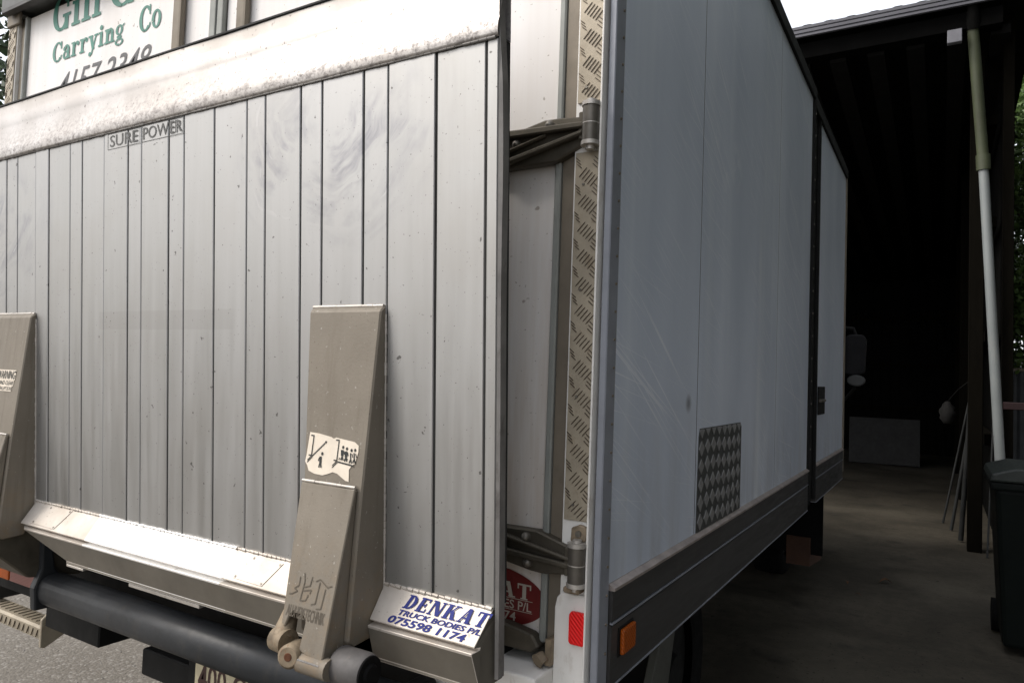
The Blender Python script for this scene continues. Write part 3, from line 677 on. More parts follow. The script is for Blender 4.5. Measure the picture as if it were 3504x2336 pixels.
# SURE POWER print across the planks
q = MB(); FP = lambda a, b, l=0.0: PL(a, b, 0.0017+l)
v, fc = fit(text_geo('SURE', 0.006), -1.300, 0.942, -1.178, 0.972); q.flat(v, fc, FP)
v, fc = fit(text_geo('POWER', 0.006), -1.155, 0.942, -1.000, 0.972); q.flat(v, fc, FP)
for x0, x1 in ((-1.310, -1.168), (-1.161, -0.994)):
    for (a, b, c, d) in ((x0, 0.936, x1, 0.9375), (x0, 0.976, x1, 0.9775), (x0, 0.9375, x0+0.0015, 0.976), (x1-0.0015, 0.9375, x1, 0.976)):
        q.flat([(a, b), (c, b), (c, d), (a, d)], [(0, 1, 2, 3)], FP)
q.build('platform_print', INKFADE, plat, recalc=False)

# --- hinge arms
def arm(xr, wt, kind):
    lx = lambda h: xr-wt+(0.518-h)*(wt-0.122)/0.62
    side = [(0.519, 0.0), (0.507, 0.016), (0.16, 0.066), (-0.098, 0.0985), (-0.112, 0.085), (-0.110, 0.03), (-0.03, 0.0)]
    q = MB(); q.prism(side, [lx(h) for h, d in side], xr, PLh); a = q.build('hinge_arm', ARM, truck, 0.003)
    q = MB()
    for i in range(14):
        x = lx(0.515)+(wt-0.004)*i/14; q.tube([PL(x, 0.516, 0.004), PL(x+wt/14, 0.516, 0.004)], random.uniform(0.003, 0.0042), 6)
    for i in range(40):
        h = 0.50-0.53*i/40; q.tube([PL(xr+0.001, h, 0.002), PL(xr+0.001, h-0.0125, 0.002)], random.uniform(0.002, 0.0038), 6)
    q.build('weld_bead', ALU, a, kind='stuff')
    # raised cover: front sheet with a notch, and its two cheeks
    x1, xl0, xl1 = xr-0.009, xr-0.149, xr-0.121
    def CV(x, s, lift=0.0):     # s 0 top .. 1 bottom
        return PL(x, 0.174-0.293*s+0.27*lift, 0.074+0.082*s+0.96*lift)
    q = MB()
    if kind == 1:
        poly = [(xl0, 0), (x1, 0.0), (x1, 1.0), (xl1+0.052, 0.96), (xl1+0.055, 0.80), (xl1+0.047, 0.765), (xl1+0.022, 0.755), (xl1+0.012, 0.79), (xl1+0.006, 0.86), (xl1-0.003, 0.84)]
    else: poly = [(xl0, 0), (x1, 0), (x1, 1.0), (xl1, 0.97)]
    q.prism(poly, -0.008, 0.0, lambda x, s, t: CV(x, s, t))
    q.prism([(0.17, 0.066), (0.170, 0.0735), (-0.117, 0.153), (-0.11, 0.10)], x1-0.007, x1-0.001, PLh)
    sidep = [(0.17, 0.066), (0.170, 0.0735), (-0.075, 0.141), (-0.07, 0.10)]
    q.prism(sidep, [xl0+0.001+(0.17-h)*0.096 for h, d in sidep], [xl0+0.007+(0.17-h)*0.096 for h, d in sidep], PLh)
    c = q.build('arm_cover', ARM, truck, 0.0018)
    q = MB()
    for i in range(12): x = xl0+0.138*i/12; q.tube([CV(x, -0.012, -0.003), CV(x+0.0115, -0.012, -0.003)], random.uniform(0.003, 0.0042), 6)
    q.build('weld_bead', ALU, c, kind='stuff')
    # tube at the foot, bore eye, boss, roller
    q = MB(); q.tube([PL(xr-0.068, -0.128, 0.146), PL(xr+0.004, -0.128, 0.146)], 0.019, 16); q.build('foot_tube', ARM, truck)
    q = MB()
    for i in range(8): x = xr-0.064+0.056*i/8; q.tube([PL(x, -0.119, 0.160), PL(x+0.0065, -0.119, 0.160)], 0.003, 6)
    q.build('foot_weld', EDGE, truck, kind='stuff')
    q = MB(); q.tube([PL(xl1-0.022, -0.104, 0.140), PL(xl1-0.018, -0.104, 0.140), PL(xl1+0.016, -0.104, 0.143)], [0.016, 0.022, 0.023], 18); q.tube([PL(xl1-0.012, -0.06, 0.11), PL(xl1-0.002, -0.10, 0.14)], [0.014, 0.022], 12); q.build('boss', RUST, truck)
    q = MB(); ey = Vector(PL(xr-0.079, -0.116, 0.165)); ax = Vector((0.35, -0.93, 0.1)).normalized()
    q.tube([ey-0.04*ax, ey, ey+0.004*ax], [0.0215, 0.0215, 0.017], 20); e = q.build('bore_eye', RUST, truck)
    q = MB(); q.tube([ey+0.004*ax, ey+0.0052*ax], [0.0075, 0.0065], 14); q.build('bore', RUSTHOLE, e)
    if kind == 2: return a, c, CV
    q = MB(); q.tube([PL(xr-0.003, -0.130, 0.116), PL(xr+0.002, -0.130, 0.116), PL(xr+0.058, -0.130, 0.116), PL(xr+0.066, -0.130, 0.116)], [0.031, 0.034, 0.034, 0.031], 26); ro = q.build('roller', ROLLER, truck)
    q = MB(); q.tube([PL(xr+0.066, -0.130, 0.116), PL(xr+0.069, -0.130, 0.116)], 0.030, 24); q.tube([PL(xr+0.069, -0.130, 0.116), PL(xr+0.074, -0.130, 0.116)], [0.018, 0.015], 20); q.build('roller_hub', RUBBER, ro)
    return a, c, CV
a1, c1, CV1 = arm(-0.362, 0.192, 1)
a2, c2, CV2 = arm(-1.667, 0.215, 2)
q = MB(); q.prism([(-0.19, 1.10), (-0.05, 1.12), (-0.05, 0.86), (-0.20, 0.88), (-0.285, 0.96), (-0.285, 1.01)], -1.88, -1.672, lambda a, b, t: Vector((t, a, b))); q.build('arm_bracket', HINGE, truck, 0.004)
def BF(x, s, lift=0.0):        # on the sloping front of an arm: s = h
    t = (0.507-s)/(0.507-0.16); return PL(x, s+0.14*(0.0011+lift), 0.016+0.05*t+0.99*(0.0011+lift))
# torn pictogram sticker
q = MB()
outl = [(-0.511, 0.268), (-0.486, 0.267), (-0.452, 0.2625), (-0.446, 0.260), (-0.440, 0.2625), (-0.392, 0.258), (-0.381, 0.252), (-0.380, 0.240), (-0.386, 0.218), (-0.393, 0.214), (-0.399, 0.206), (-0.398, 0.198), (-0.3965, 0.184), (-0.405, 0.185), (-0.418, 0.191), (-0.428, 0.196), (-0.440, 0.1975), (-0.452, 0.193), (-0.466, 0.189), (-0.488, 0.190), (-0.504, 0.1945), (-0.509, 0.204), (-0.516, 0.211), (-0.514, 0.224)]
q.add([BF(x, s) for x, s in outl], [tuple(range(len(outl)))], 0)
def ln(a, b, w=0.0012, m=1):
    dx, dy = b[0]-a[0], b[1]-a[1]; L = math.hypot(dx, dy); nx, ny = -dy/L*w, dx/L*w
    q.add([BF(x, y, 0.0007+random.uniform(0, 0.0003)) for x, y in ((a[0]+nx, a[1]+ny), (b[0]+nx, b[1]+ny), (b[0]-nx, b[1]-ny), (a[0]-nx, a[1]-ny))], [(0, 1, 2, 3)], m)
def blob(x, y, rx, ry, m=1): q.add([BF(x+rx*math.cos(k*0.785), y+ry*math.sin(k*0.785), 0.0008) for k in range(8)], [tuple(range(8))], m)
for ox, s2 in ((0, 0), (0.068, -0.004)):
    ln((-0.507+ox, 0.262+s2), (-0.499+ox, 0.262+s2)); ln((-0.499+ox, 0.263+s2), (-0.500+ox, 0.224+s2)); ln((-0.508+ox, 0.224+s2), (-0.499+ox, 0.224+s2)); ln((-0.510+ox, 0.214+s2), (-0.500+ox, 0.223+s2), 0.0009); ln((-0.510+ox, 0.210+s2), (-0.498+ox, 0.221+s2), 0.0009)
ln((-0.499, 0.222), (-0.467, 0.250), 0.0012); blob(-0.465, 0.252, 0.0025, 0.0025)
ln((-0.430, 0.218), (-0.388, 0.214), 0.0014)
blob(-0.4715, 0.2295, 0.003, 0.0035); ln((-0.475, 0.224), (-0.474, 0.212), 0.003); ln((-0.475, 0.212), (-0.477, 0.203), 0.0015); ln((-0.473, 0.212), (-0.471, 0.203), 0.0015); ln((-0.478, 0.222), (-0.480, 0.215), 0.001)
for bx_, by_, t in ((-0.421, 0.240, 1), (-0.411, 0.238, 1), (-0.399, 0.236, 0), (-0.390, 0.237, 0)):
    blob(bx_+0.002, by_+0.006, 0.0028, 0.0032); ln((bx_, by_+0.001), (bx_+0.002, by_-0.010), 0.0032 if t else 0.0013); ln((bx_+0.002, by_-0.010), (bx_+0.005, by_-0.018), 0.0013); ln((bx_+0.002, by_-0.010), (bx_-0.001, by_-0.018), 0.0013); ln((bx_+0.004, by_), (bx_+0.007, by_-0.007), 0.001)
for bx_ in (-0.427, -0.420, -0.413, -0.407): ln((bx_, 0.222), (bx_+0.002, 0.226), 0.001)
q.build('pictogram_sticker', [STICK, INK], a1, recalc=False)
# warning print on the left arm
q = MB()
for t, x0, x1, y0, y1 in (('WARNING', -1.800, -1.699, 0.329, 0.352), ('STAND CLEAR', -1.800, -1.704, 0.312, 0.3235), ('WHEN LIFT IS IN', -1.800, -1.712, 0.2965, 0.307)):
    q.flat([(x0-0.004, y0-0.0025), (x1+0.003, y0-0.0025), (x1+0.003, y1+0.0025), (x0-0.004, y1+0.0025)], [(0, 1, 2, 3)], BF, 0)
    v, fc = fit(text_geo(t, 0.01), x0, y0, x1, y1, 0.004); q.flat(v, fc, lambda a, b: BF(a, b, 0.0008), 1)
q.build('warning_sticker', [STICK, INK], a2, recalc=False)
# engraved maker's mark on the right arm cover
q = MB(); CF = lambda a, s, l=0.0: CV1(a, s, 0.0009+l)
def cl(pts, w=0.0011):
    for a, b in zip(pts[:-1], pts[1:]):
        a_ = (a[0], a[1]*0.303); b_ = (b[0], b[1]*0.303)
        dx, dy = b_[0]-a_[0], b_[1]-a_[1]; L = math.hypot(dx, dy); nx, ny = -dy/L*w, dx/L*w
        q.add([CF(x, y/0.303, random.uniform(0, 0.0003)) for x, y in ((a_[0]+nx, a_[1]+ny), (b_[0]+nx, b_[1]+ny), (b_[0]-nx, b_[1]-ny), (a_[0]-nx, a_[1]-ny))], [(0, 1, 2, 3)])
for pts in ([(-0.461, 0.555), (-0.460, 0.605), (-0.470, 0.628), (-0.462, 0.640), (-0.476, 0.665)], [(-0.476, 0.66), (-0.480, 0.668)],
            [(-0.452, 0.530), (-0.448, 0.575), (-0.4505, 0.690), (-0.437, 0.680), (-0.433, 0.645)], [(-0.4490, 0.610), (-0.433, 0.595), (-0.431, 0.540)], [(-0.447, 0.630), (-0.428, 0.615), (-0.430, 0.64)],
            [(-0.421, 0.562), (-0.411, 0.545), (-0.390, 0.580), (-0.380, 0.565)], [(-0.410, 0.560), (-0.4125, 0.685), (-0.422, 0.695)], [(-0.394, 0.590), (-0.3965, 0.705), (-0.408, 0.712)]): cl(pts)
v, fc = fit(text_geo('ALUHEBETECHNIK', 0.01), -0.479, -0.790, -0.383, -0.722); q.flat(v, fc, lambda a, b: CF(a, -b))
q.build('engraved_mark', mat('engraved_groove_dirt', (0.12, 0.10, 0.075), 0.8), c1, recalc=False)

# --- under the platform
def sqtube(x0, x1, cy, cz, r, y_tilt=0.0):
    n = 20; pts = []
    for k in range(n):
        a = 2*math.pi*k/n; e = 0.8
        pts.append((cy+r*math.copysign(abs(math.cos(a))**e, math.cos(a)), cz+r*math.copysign(abs(math.sin(a))**e, math.sin(a))))
    q = MB(); q.prism(pts, x0, x1, lambda a, b, t: Vector((t, a, b))); q.sm = [True]*len(q.sm); q.sm[0] = q.sm[1] = False; return q
q = sqtube(-1.655, -0.38, -0.135, 0.838, 0.045); q.build('lift_tube', BLUEGREY, truck)
q = MB(); q.prism([(-0.185, 0.785), (-0.09, 0.785), (-0.10, 0.85), (-0.135, 0.90), (-0.145, 0.975), (-0.175, 0.985), (-0.172, 0.90), (-0.190, 0.85)], -1.682, -1.656, lambda a, b, t: Vector((t, a, b))); q.build('lift_lever', BLUEGREY, truck, 0.006, 2)
q = MB(); q.prism([(-0.20, 0.760), (-0.07, 0.760), (-0.05, 0.83), (-0.10, 0.905), (-0.20, 0.905)], -0.335, -0.30, lambda a, b, t: Vector((t, a, b))); q.build('lift_lever', BLACK, truck, 0.006, 2)
q = MB(); q.box((-2.2, -0.02, 0.80), (-0.2, 0.30, 1.0)); q.build('cross_member', BLACK, truck)
q = MB(); q.box((-1.86, -0.05, 0.662), (-1.56, 0.26, 0.80)); q.build('bumper_mount', BLACK, truck, 0.004)
q = MB(); q.box((-1.345, -0.05, 0.640), (-0.10, 0.03, 0.712)); q.box((-1.30, 0.0, 0.712), (-1.22, 0.10, 0.80)); q.build('underrun_bar', BLACK, truck, 0.004)
q = MB(); q.box((-1.066, -0.084, 0.655), (-0.694, -0.080, 0.790)); npl = q.build('number_plate', PLATEC, truck, 0.002)
q = MB(); FN = FD(-0.0853); v, fc = fit(text_geo('400 GXR', 0.01, 1.0), -1.050, 0.676, -0.772, 0.760); q.flat(v, fc, FN)
q.build('plate_characters', INKPLATE, npl, recalc=False)
q = MB(); q.box((-1.10, -0.079, 0.640), (-0.66, -0.060, 0.80)); q.build('plate_holder', BLACK, truck, 0.003)
# left tail lamp bar and step
q = MB(); q.box((-2.42, 0.01, 0.725), (-1.90, 0.08, 0.855)); lb = q.build('lamp_bar', POST, truck, 0.004)
for x0, x1, m in ((-2.40, -2.305, REDLENS), (-2.300, -2.200, AMBER), (-2.190, -2.010, CLEARRED)):
    q = MB(); q.box((x0, -0.008, 0.736), (x1, 0.009, 0.797)); q.build('tail_lamp', m, lb, 0.004, 2)
q = MB(); q.box((-2.45, 0.07, 0.66), (-1.95, 0.30, 0.724)); q.build('lamp_bracket', BLACK, truck)
q = MB(); q.prism([(0.050, 0.545), (0.046, 0.582), (0.052, 0.590), (0.105, 0.597), (0.105, 0.592), (0.056, 0.585), (0.051, 0.580), (0.054, 0.545)], -2.55, -2.062, lambda a, b, t: Vector((t, a, b)))
st = q.build('rear_step', TREAD, truck)
q = MB()
for i in range(16):
    x = -2.54+0.031*i
    q.box((x, 0.0445, 0.550), (x+0.0028, 0.0475, 0.576), lambda a, b, c: Vector((a+(c-0.55)*0.5, b, c)))
    q.box((x, 0.060, 0.0), (x+0.0028, 0.098, 0.002), lambda a, b, c: Vector((a+(b-0.06)*0.35, b, 0.5925+(b-0.06)*0.13+c)))
q.build('tread_lugs', LUG, st, kind='stuff')
q = MB(); q.prism([(0.036, 0.528), (0.050, 0.522), (0.13, 0.560), (0.13, 0.66), (0.09, 0.665), (0.036, 0.62)], -2.061, -2.050, lambda a, b, t: Vector((t, a, b))); q.build('step_bracket', TREAD, truck, 0.002)
# chassis, axles, wheels, mudguard, front part
q = MB()
for x in (-1.65, -0.92): q.box((x, 0.30, 0.74), (x+0.08, 5.6, 0.98))
for y in (0.6, 1.2, 1.9, 2.7, 3.6): q.box((-2.42, y, 0.93), (-0.05, y+0.06, 0.998))
q.build('chassis_rails', BLACK, truck)
for y in (1.35, 4.85):
    q = MB(); q.tube([(-2.05, y, 0.42), (-0.55, y, 0.42)], 0.055, 12); q.build('axle', BLACK, truck)
def wheel(x0, x1, y):
    q = MB(); prof = [(0.27, x0+0.01), (0.38, x0), (0.415, x0+0.03), (0.42, (x0+x1)/2), (0.415, x1-0.03), (0.38, x1), (0.27, x1-0.01)]; n = 28
    vs = [(x, y+r*math.cos(2*math.pi*k/n), 0.42+r*math.sin(2*math.pi*k/n)) for r, x in prof for k in range(n)]
    q.add(vs, [(i*n+k, i*n+(k+1) % n, (i+1)*n+(k+1) % n, (i+1)*n+k) for i in range(len(prof)-1) for k in range(n)], 0, True)
    wl = q.build('wheel', RUBBER, truck)
    q = MB(); q.tube([(x1-0.06, y, 0.42), (x1-0.04, y, 0.42)], 0.268, 24); q.tube([(x1-0.04, y, 0.42), (x1+0.01, y, 0.42)], [0.10, 0.08], 16); q.build('rim', BLACK, wl)
for x0, x1 in ((-2.46, -2.22), (-2.20, -1.96), (-0.78, -0.54), (-0.52, -0.28)): wheel(x0, x1, 1.35)
for x0, x1 in ((-2.12, -1.88), (-0.72, -0.48)): wheel(x0, x1, 4.85)
q = MB(); q.prism([(0.86, 0.902), (0.955, 0.902), (0.81, 0.50), (0.60, 0.50)], -0.16, -0.135, lambda a, b, t: Vector((t, a, b))); q.build('mudguard', OLIVE, truck, 0.003)
q = MB(); q.box((-0.66, 0.80, 0.22), (-0.165, 0.815, 0.90)); q.build('mud_flap', RUBBER, truck)
q = MB(); q.box((-2.44, 1.95, 0.35), (-1.85, 3.9, 0.91)); q.build('light_block_box', BLACK, truck, 0.01)  # unseen box, added to block light coming in under the truck
q = MB(); q.box((-2.49, 0.05, 0.60), (-2.46, 3.9, 1.09)); q.build('light_block_skirt', SKIRT, truck, 0.003)  # unseen panel on the left, added to keep the underbody dark
q = MB(); q.box((-0.74, 4.30, 0.30), (-0.16, 4.32, 0.92)); q.build('mud_flap', RUBBER, truck)
q = MB(); q.prism([(-0.40, 4.28), (-0.24, 4.28), (-0.20, 4.55), (-0.36, 4.55)], 0.22, 0.42, ident); q.build('flap_foot', CHOCK, truck)
q = MB(); q.prism([(4.02, 0.75), (5.75, 0.75), (5.85, 1.35), (5.6, 2.25), (4.02, 2.3)], -2.35, -0.20, lambda a, b, t: Vector((t, a, b))); cb = q.build('cab', CAB, truck, 0.04, 2)
q = MB(); q.prism([(4.35, 1.45), (5.55, 1.45), (5.42, 2.05), (4.35, 2.08)], -0.199, -0.194, lambda a, b, t: Vector((t, a, b))); q.build('cab_window', GLASS, cb)
q = MB(); q.box((-0.20, 4.42, 1.28), (-0.18, 4.56, 1.32)); q.build('cab_handle', BLACK, cb, 0.005)
q = MB(); q.prism([(-0.03, 1.60), (0.045, 1.59), (0.095, 1.61), (0.105, 1.84), (0.085, 1.875), (0.0, 1.88), (-0.03, 1.86)], 4.27, 4.33, lambda a, b, t: Vector((a, t, b))); mr = q.build('wing_mirror', MIRRORH, truck, 0.012, 2)
q = MB(); q.prism([(-0.01, 1.63), (0.08, 1.63), (0.09, 1.85), (-0.01, 1.86)], 4.2685, 4.2695, lambda a, b, t: Vector((a, t, b))); q.build('mirror_glass', MIRRORH, mr)
q = MB(); q.prism([(0.042+0.058*math.cos(k*math.pi/8), 1.555+0.04*math.sin(k*math.pi/8)) for k in range(16)], 4.26, 4.32, lambda a, b, t: Vector((a, t, b))); q.build('round_mirror', mat('dull_mirror_back', (0.05, 0.053, 0.053), 0.5), mr, 0.008, 2)
q = MB(); q.tube([(-0.22, 4.30, 1.40), (-0.03, 4.30, 1.42), (0.03, 4.30, 1.50), (0.035, 4.30, 1.60)], 0.012, 8); q.build('mirror_arm', BLACK, mr)
q = MB(); q.tube([(-0.22, 4.30, 1.95), (0.02, 4.30, 1.92), (0.035, 4.30, 1.87)], 0.012, 8); q.build('mirror_arm', BLACK, mr)

# ================================================================== SHED
shed = thing('shed', 'tall dark open-fronted steel shed with grey ribbed fascia in front of the truck', 'shed', (-3.0, 11.0, 0))
XL, XR, YF, YB = -7.0, 1.0, 6.75, 18.0
q = MB(); n = 0; x = XL-0.1; vs = []
step = 0.05; NXX = int((1.30-x)/step)
for i in range(NXX+1):
    xx = x+i*step; dz = 0.014 if (i % 4) in (1, 2) else 0.0
    vs += [(xx, 6.18, 5.092+dz), (xx, YB+0.2, 4.35+dz)]
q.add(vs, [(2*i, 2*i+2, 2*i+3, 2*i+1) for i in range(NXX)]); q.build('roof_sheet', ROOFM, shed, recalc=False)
q = MB(); pr_ = [(6.20, 5.075), (6.175, 5.075), (6.175, 5.048), (6.187, 5.044), (6.187, 5.036), (6.170, 5.032), (6.170, 5.004), (6.184, 5.0), (6.184, 4.990), (6.166, 4.985), (6.166, 4.965), (6.20, 4.965)]
q.prism(pr_, XL-0.1, 0.98, lambda a, b, t: Vector((t, a, b+0.022))); q.build('fascia', FASCIA, shed)
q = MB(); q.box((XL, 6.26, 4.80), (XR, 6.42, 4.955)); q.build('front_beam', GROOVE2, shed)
q = MB()
for i in range(24):
    xx = XL+0.1+i*0.34; q.box((xx, 6.42, 4.78), (xx+0.15, YB, 4.86), lambda a, b, c: Vector((a, b, c-(b-6.2)*0.0615)))
q.build('roof_battens', ROOFM, shed, kind='stuff')
def corr(name, p0, p1, z0, z1, m, amp=0.018, pitch=0.19):
    p0, p1 = Vector(p0), Vector(p1); L = (p1-p0).length; d = (p1-p0)/L; nrm = Vector((-d.y, d.x, 0)); n = int(L/(pitch/4)); vs = []
    for i in range(n+1):
        o = amp if (i % 4) in (1, 2) else 0; a = p0+d*(L*i/n)+nrm*o; vs += [(a.x, a.y, z0), (a.x, a.y, z1)]
    q = MB(); q.add(vs, [(2*i, 2*i+2, 2*i+3, 2*i+1) for i in range(n)]); return q.build(name, m, shed, recalc=False)
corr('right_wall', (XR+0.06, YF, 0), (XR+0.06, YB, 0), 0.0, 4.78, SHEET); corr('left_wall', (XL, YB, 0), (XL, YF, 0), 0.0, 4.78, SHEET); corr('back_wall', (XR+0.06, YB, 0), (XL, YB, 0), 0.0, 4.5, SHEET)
for yy in (6.80, 10.5, 14.2):
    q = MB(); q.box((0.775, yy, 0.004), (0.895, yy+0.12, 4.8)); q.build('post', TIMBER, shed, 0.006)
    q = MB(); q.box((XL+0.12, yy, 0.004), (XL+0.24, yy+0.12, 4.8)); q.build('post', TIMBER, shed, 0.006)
q = MB(); q.box((1.03, 6.62, 0.004), (1.115, 6.735, 5.02)); q.build('corner_flashing', TIMBER, shed, 0.004)
for zz in (1.0, 2.0, 3.1, 4.1):
    q = MB(); q.box((XL+0.1, YB-0.12, zz), (XR, YB-0.04, zz+0.10)); q.build('girt', TIMBER, shed)
    q = MB(); q.box((0.915, YF+0.2, zz), (1.0, YB-0.15, zz+0.10)); q.build('girt', TIMBER, shed)
# downpipe: mossy upper length, collar, pale lower length
q = MB(); q.tube([(0.775, 6.30, 4.80), (0.80, 6.36, 4.5), (0.868, 6.48, 3.63)], 0.047, 16); dp = q.build('downpipe', PIPEG, shed, label='mossy green upper length of downpipe')
q = MB(); q.tube([(0.775, 6.24, 5.0), (0.778, 6.28, 4.86), (0.776, 6.30, 4.80)], [0.045, 0.058, 0.060], 16); q.build('outlet', SHEET, dp)
q = MB(); q.tube([(0.866, 6.478, 3.68), (0.872, 6.487, 3.54)], 0.058, 16); q.build('collar', PIPEG, dp)
q = MB(); q.tube([(0.871, 6.485, 3.56), (1.045, 6.60, 0.35)], 0.041, 16); q.build('downpipe', PIPEW, shed, label='pale grey lower length of downpipe')
q = MB(); q.box((0.575, 6.19, 4.665), (0.690, 6.25, 4.785)); q.build('eave_box', LIGHTBOX, shed, 0.004)

# things in and by the shed
q = MB(); q.box((-0.62, -0.012, 0.0), (0.62, 0.012, 0.90)); o = q.build('board', BOARD, None, 0.004); o.location = (-0.40, 14.6, 0.02); o.rotation_euler = (R(-8), 0, R(4))
tag(o, 'pale rectangular board standing on the shed floor beyond the truck front', 'board')
poles = [((0.585, 8.30, 0.012), (0.845, 8.05, 1.55), 0.012, 'thin pale pole leaning furthest left against the shed post'),
         ((0.66, 7.85, 0.018), (0.83, 7.72, 1.25), 0.018, 'grey pole leaning steeply just left of the shed post'),
         ((0.735, 7.25, 0.025), (0.80, 7.0, 1.35), 0.024, 'thick grey pipe standing nearest the shed post, its foot furthest right'),
         ((0.925, 6.60, 0.010), (0.985, 6.74, 1.62), 0.009, 'thin bright rod leaning between shed post and downpipe')]
for a_, b_, r_, lb_ in poles:
    q = MB(); q.tube([a_, b_], r_, 10); tag(q.build('leaning_pole', POLE), lb_, 'pole', 'poles leaning by the shed post')
q = MB(); rg = []
for i in range(9):
    t = i/8; z = 1.12+0.26*t; rr = 0.075*math.sin(math.pi*(0.12+0.82*t))+0.01
    rg.append([(0.62+rr*math.cos(k*0.524)*(1+0.45*mnoise.noise(Vector((k*1.3, i*0.9, 0)))), 8.6+rr*math.sin(k*0.524), z) for k in range(12)])
q.add([v for r0 in rg for v in r0], [(i*12+k, i*12+(k+1) % 12, (i+1)*12+(k+1) % 12, (i+1)*12+k) for i in range(8) for k in range(12)] + [tuple(range(12)), tuple(range(96, 108))], 0, True)
q.tube([(0.62, 8.6, 1.38), (0.72, 8.6, 1.52), (0.96, 8.62, 1.75)], 0.004, 6, 1)
sk = q.build('hanging_sack', [SACK, BLACK])
tag(sk, 'crumpled pale sack hanging by a cord inside the shed left of the post', 'sack')

# wheelie bin
bn = thing('wheelie_bin', 'dark green wheelie bin under the downpipe, cut by the right edge', 'bin', (1.10, 3.95, 0.004))
q = MB(); t_, b_ = [(0.825, 3.70), (1.40, 3.70), (1.40, 4.35), (0.825, 4.35)], [(0.87, 3.80), (1.355, 3.80), (1.355, 4.28), (0.87, 4.28)]
q.add([(x, y, 0.05) for x, y in b_] + [(x, y, 0.96) for x, y in t_], [(3, 2, 1, 0), (4, 5, 6, 7)] + [(k, (k+1) % 4, 4+(k+1) % 4, 4+k) for k in range(4)]); q.build('body', BING, bn, 0.025, 2)
q = MB(); q.box((0.80, 3.675, 0.955), (1.425, 4.37, 1.0)); q.build('rim', BING, bn, 0.012, 2)
q = MB(); q.prism([(0.795, 1.002), (1.43, 1.002), (1.42, 1.045), (1.30, 1.085), (0.92, 1.085), (0.805, 1.045)], 3.66, 4.38, lambda a, b, t: Vector((a, t, b))); q.build('lid', BINL, bn, 0.012, 2)
q = MB(); q.tube([(0.83, 4.44, 1.02), (1.39, 4.44, 1.02)], 0.016, 10); q.build('handle', BING, bn)
for x in (0.84, 1.31):
    q = MB(); q.tube([(x, 4.30, 0.104), (x+0.05, 4.30, 0.104)], 0.10, 20); q.build('wheel', RUBBER, bn)

# rail, fence, hoop
gt = thing('steel_rail', 'dark red steel rail end crossing in front of the pale downpipe', 'rail', (1.5, 4.7, 0.004))
q = MB(); q.box((0.915, 4.62, 1.395), (2.2, 4.66, 1.445)); q.build('rail', REDBAR, gt, 0.004)
q = MB(); q.box((2.1, 4.66, 0.004), (2.16, 4.72, 1.5)); q.box((1.5, 4.66, 0.004), (1.55, 4.72, 1.44)); q.build('post', REDBAR, gt)
fe = thing('sheet_fence', 'low grey corrugated fence behind the downpipe under the trees', 'fence', (2.6, 9.0, 0.0))
q = MB(); vs = []
for i in range(121):
    xx = 1.14+i*0.03; oy = 0.018 if (i % 4) in (1, 2) else 0; vs += [(xx, 9.0+oy, 0.05), (xx, 9.0+oy, 1.76)]
q.add(vs, [(2*i, 2*i+2, 2*i+3, 2*i+1) for i in range(120)]); q.build('sheet', FENCE, fe, recalc=False)
q = MB(); q.box((1.12, 8.975, 1.762), (4.8, 9.045, 1.80)); q.build('capping', POST, fe)
q = MB(); q.box((1.14, 9.03, 0.0), (1.20, 9.10, 1.76)); q.box((3.9, 9.03, 0.0), (3.96, 9.10, 1.76)); q.build('post', POST, fe)
q = MB(); q.tube([(1.345, 9.5, 1.55), (1.335, 9.5, 1.95), (1.36, 9.5, 2.16), (1.45, 9.5, 2.22), (1.7, 9.5, 2.22), (1.8, 9.5, 2.1), (1.82, 9.5, 0.0)], 0.018, 10); q.tube([(1.345, 9.5, 0.0), (1.345, 9.5, 1.55)], 0.018, 10)
tag(q.build('pipe_hoop', mat('pale_blue_pipe', (0.25, 0.33, 0.42), 0.5)), 'pale blue bent pipe hoop behind the corrugated fence, at the right edge', 'pipe')

# dead leaves on the slab
for i, (x, y, s, lb_) in enumerate(((0.20, 5.05, 0.07, 'largest curled brown leaf on the concrete beside the truck'), (-0.05, 4.85, 0.04, 'small brown leaf on the concrete left of the largest leaf'), (0.05, 4.55, 0.035, 'small dry leaf on the concrete nearer than the largest leaf'))):
    q = MB(); n = 9; vs = []
    for k in range(n):
        t = k/(n-1); wd = s*0.28*math.sin(math.pi*(0.04+0.93*t)); zz = 0.008+0.35*s*math.sin(math.pi*t)
        vs += [(s*(t-0.5)*2*0.7, -wd, zz+0.4*wd), (s*(t-0.5)*2*0.7, 0, zz), (s*(t-0.5)*2*0.7, wd, zz+0.5*wd)]
    q.add(vs, [(3*k+j, 3*k+3+j, 3*k+4+j, 3*k+1+j) for k in range(n-1) for j in (0, 1)], 0, True)
    o = q.build('fallen_leaf', DEAD, recalc=False); o.location = (x, y, 0); o.rotation_euler = (0, 0, i*1.3+0.4); tag(o, lb_, 'leaf', 'fallen leaves on the concrete')

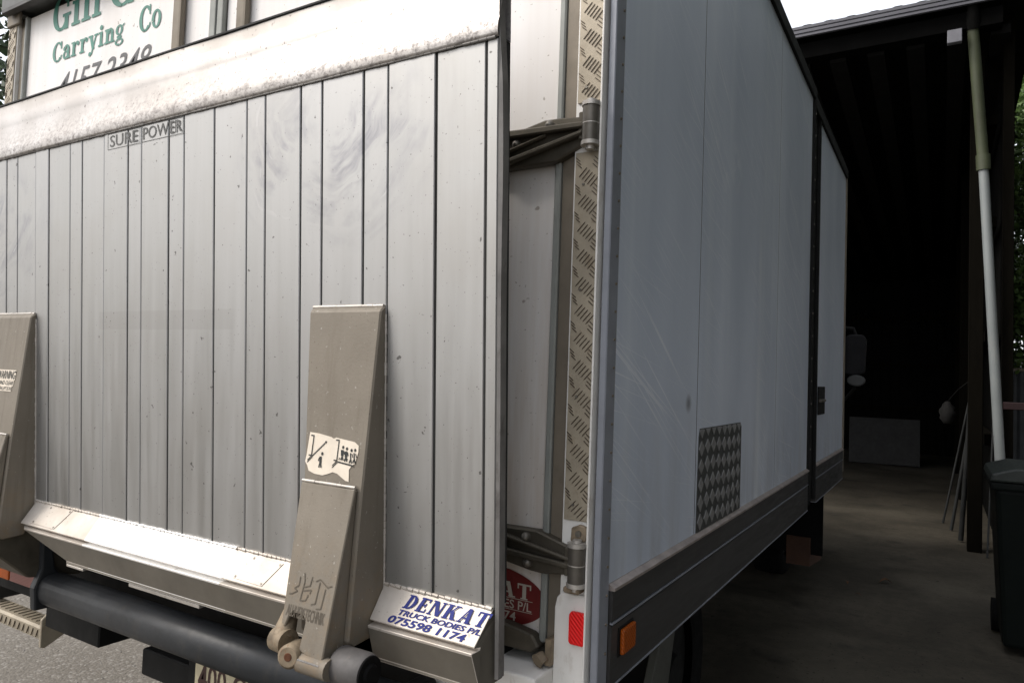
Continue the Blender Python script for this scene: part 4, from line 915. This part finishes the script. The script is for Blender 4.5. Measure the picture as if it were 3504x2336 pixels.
# ================================================================== TREES
def tree(loc, h, rad, label, nleaf, leaf, m, group, clumps=40, seed=1, low=0.25, squash=1.0):
    rnd = random.Random(seed); t = thing('broadleaf_tree', label, 'tree', loc, group); L = Vector(loc)
    q = MB(); top = L+Vector((rnd.uniform(-.3, .3), rnd.uniform(-.3, .3), h*0.75))
    q.tube([L, L+(top-L)*0.35+Vector((0.08, 0.05, 0)), L+(top-L)*0.7, top], [0.06+h*0.018, 0.05+h*0.013, 0.03+h*0.008, 0.02], 10)
    cs = []
    for i in range(clumps):
        th, zz = rnd.uniform(0, 6.283), rnd.uniform(low, 1.0)
        rr = rad*math.sqrt(rnd.uniform(0.05, 1))*math.sqrt(max(0.08, 1-((zz-0.55)/0.62)**2))
        cs.append((L+Vector((rr*math.cos(th), rr*math.sin(th)*squash, h*zz)), rnd.uniform(0.3, 0.6)*rad*0.62))
    for c, r in cs[:14]:
        a = L+(top-L)*rnd.uniform(0.3, 0.8); q.tube([a, (a+c)/2+Vector((0, 0, 0.1)), c], [0.035, 0.022, 0.008], 6)
    q.build('trunk', BARK, t)
    q = MB(); vs, fs = [], []
    for i in range(nleaf):
        c, r = cs[rnd.randrange(len(cs))]
        p = c+Vector((rnd.gauss(0, 1), rnd.gauss(0, 1), rnd.gauss(0, 0.8))).normalized()*r*rnd.uniform(0.2, 1.0)**0.6
        if p.y > 6.3 and -5 < p.x < 1.25: p.x = 1.25+rnd.uniform(0, 0.25)      # foliage is pressed back by the shed wall
        d = Vector((rnd.gauss(0, 1), rnd.gauss(0, 1), rnd.gauss(-0.3, 0.7))).normalized(); b_ = d.cross(Vector((rnd.gauss(0, 1), rnd.gauss(0, 1), rnd.gauss(0, 1)))).normalized()
        l = leaf*rnd.uniform(0.6, 1.3); w_ = l*0.32; o = len(vs)
        vs += [p, p+d*l*0.5+b_*w_, p+d*l, p+d*l*0.5-b_*w_]; fs.append((o, o+1, o+2, o+3))
    q.v = [tuple(v) for v in vs]; q.f = fs; q.mi = [0]*len(fs); q.sm = [False]*len(fs)
    q.build('crown', m, t, recalc=False)
tree((2.05, 9.9, 0), 8.5, 1.5, 'leafy green tree beside the shed wall behind the downpipe', 48000, 0.075, LEAF, 'trees beside the shed', 140, 3, 0.2)
tree((2.6, 14.0, 0), 9.5, 2.0, 'darker tree further back behind the corrugated fence', 26000, 0.11, LEAFD, 'trees beside the shed', 90, 5, 0.08)
tree((5.2, 6.4, 0), 9.0, 3.3, 'unseen dense tree added to shade the concrete yard, out past the bin', 26000, 0.20, LEAFD, 'trees beside the shed', 90, 8, 0.22)  # out of view, added to block sky light over the yard
tree((4.7, 2.2, 0), 9.0, 3.2, 'unseen dense tree added to shade the truck side wall from the right', 26000, 0.20, LEAFD, 'trees beside the shed', 90, 9, 0.22)  # out of view, added to darken the right-facing surfaces
tree((6.0, -2.4, 0), 8.5, 3.0, 'unseen dense tree added right of the camera to shade the truck and yard', 22000, 0.20, LEAFD, 'trees beside the shed', 80, 10, 0.10)  # out of view, added to cut the light on arms and side wall
tree((-16.5, 6.2, 0), 10.5, 2.6, 'dark tree glimpsed beyond the left edge of the truck body', 9000, 0.20, LEAFD, None, 60, 12, 0.15)
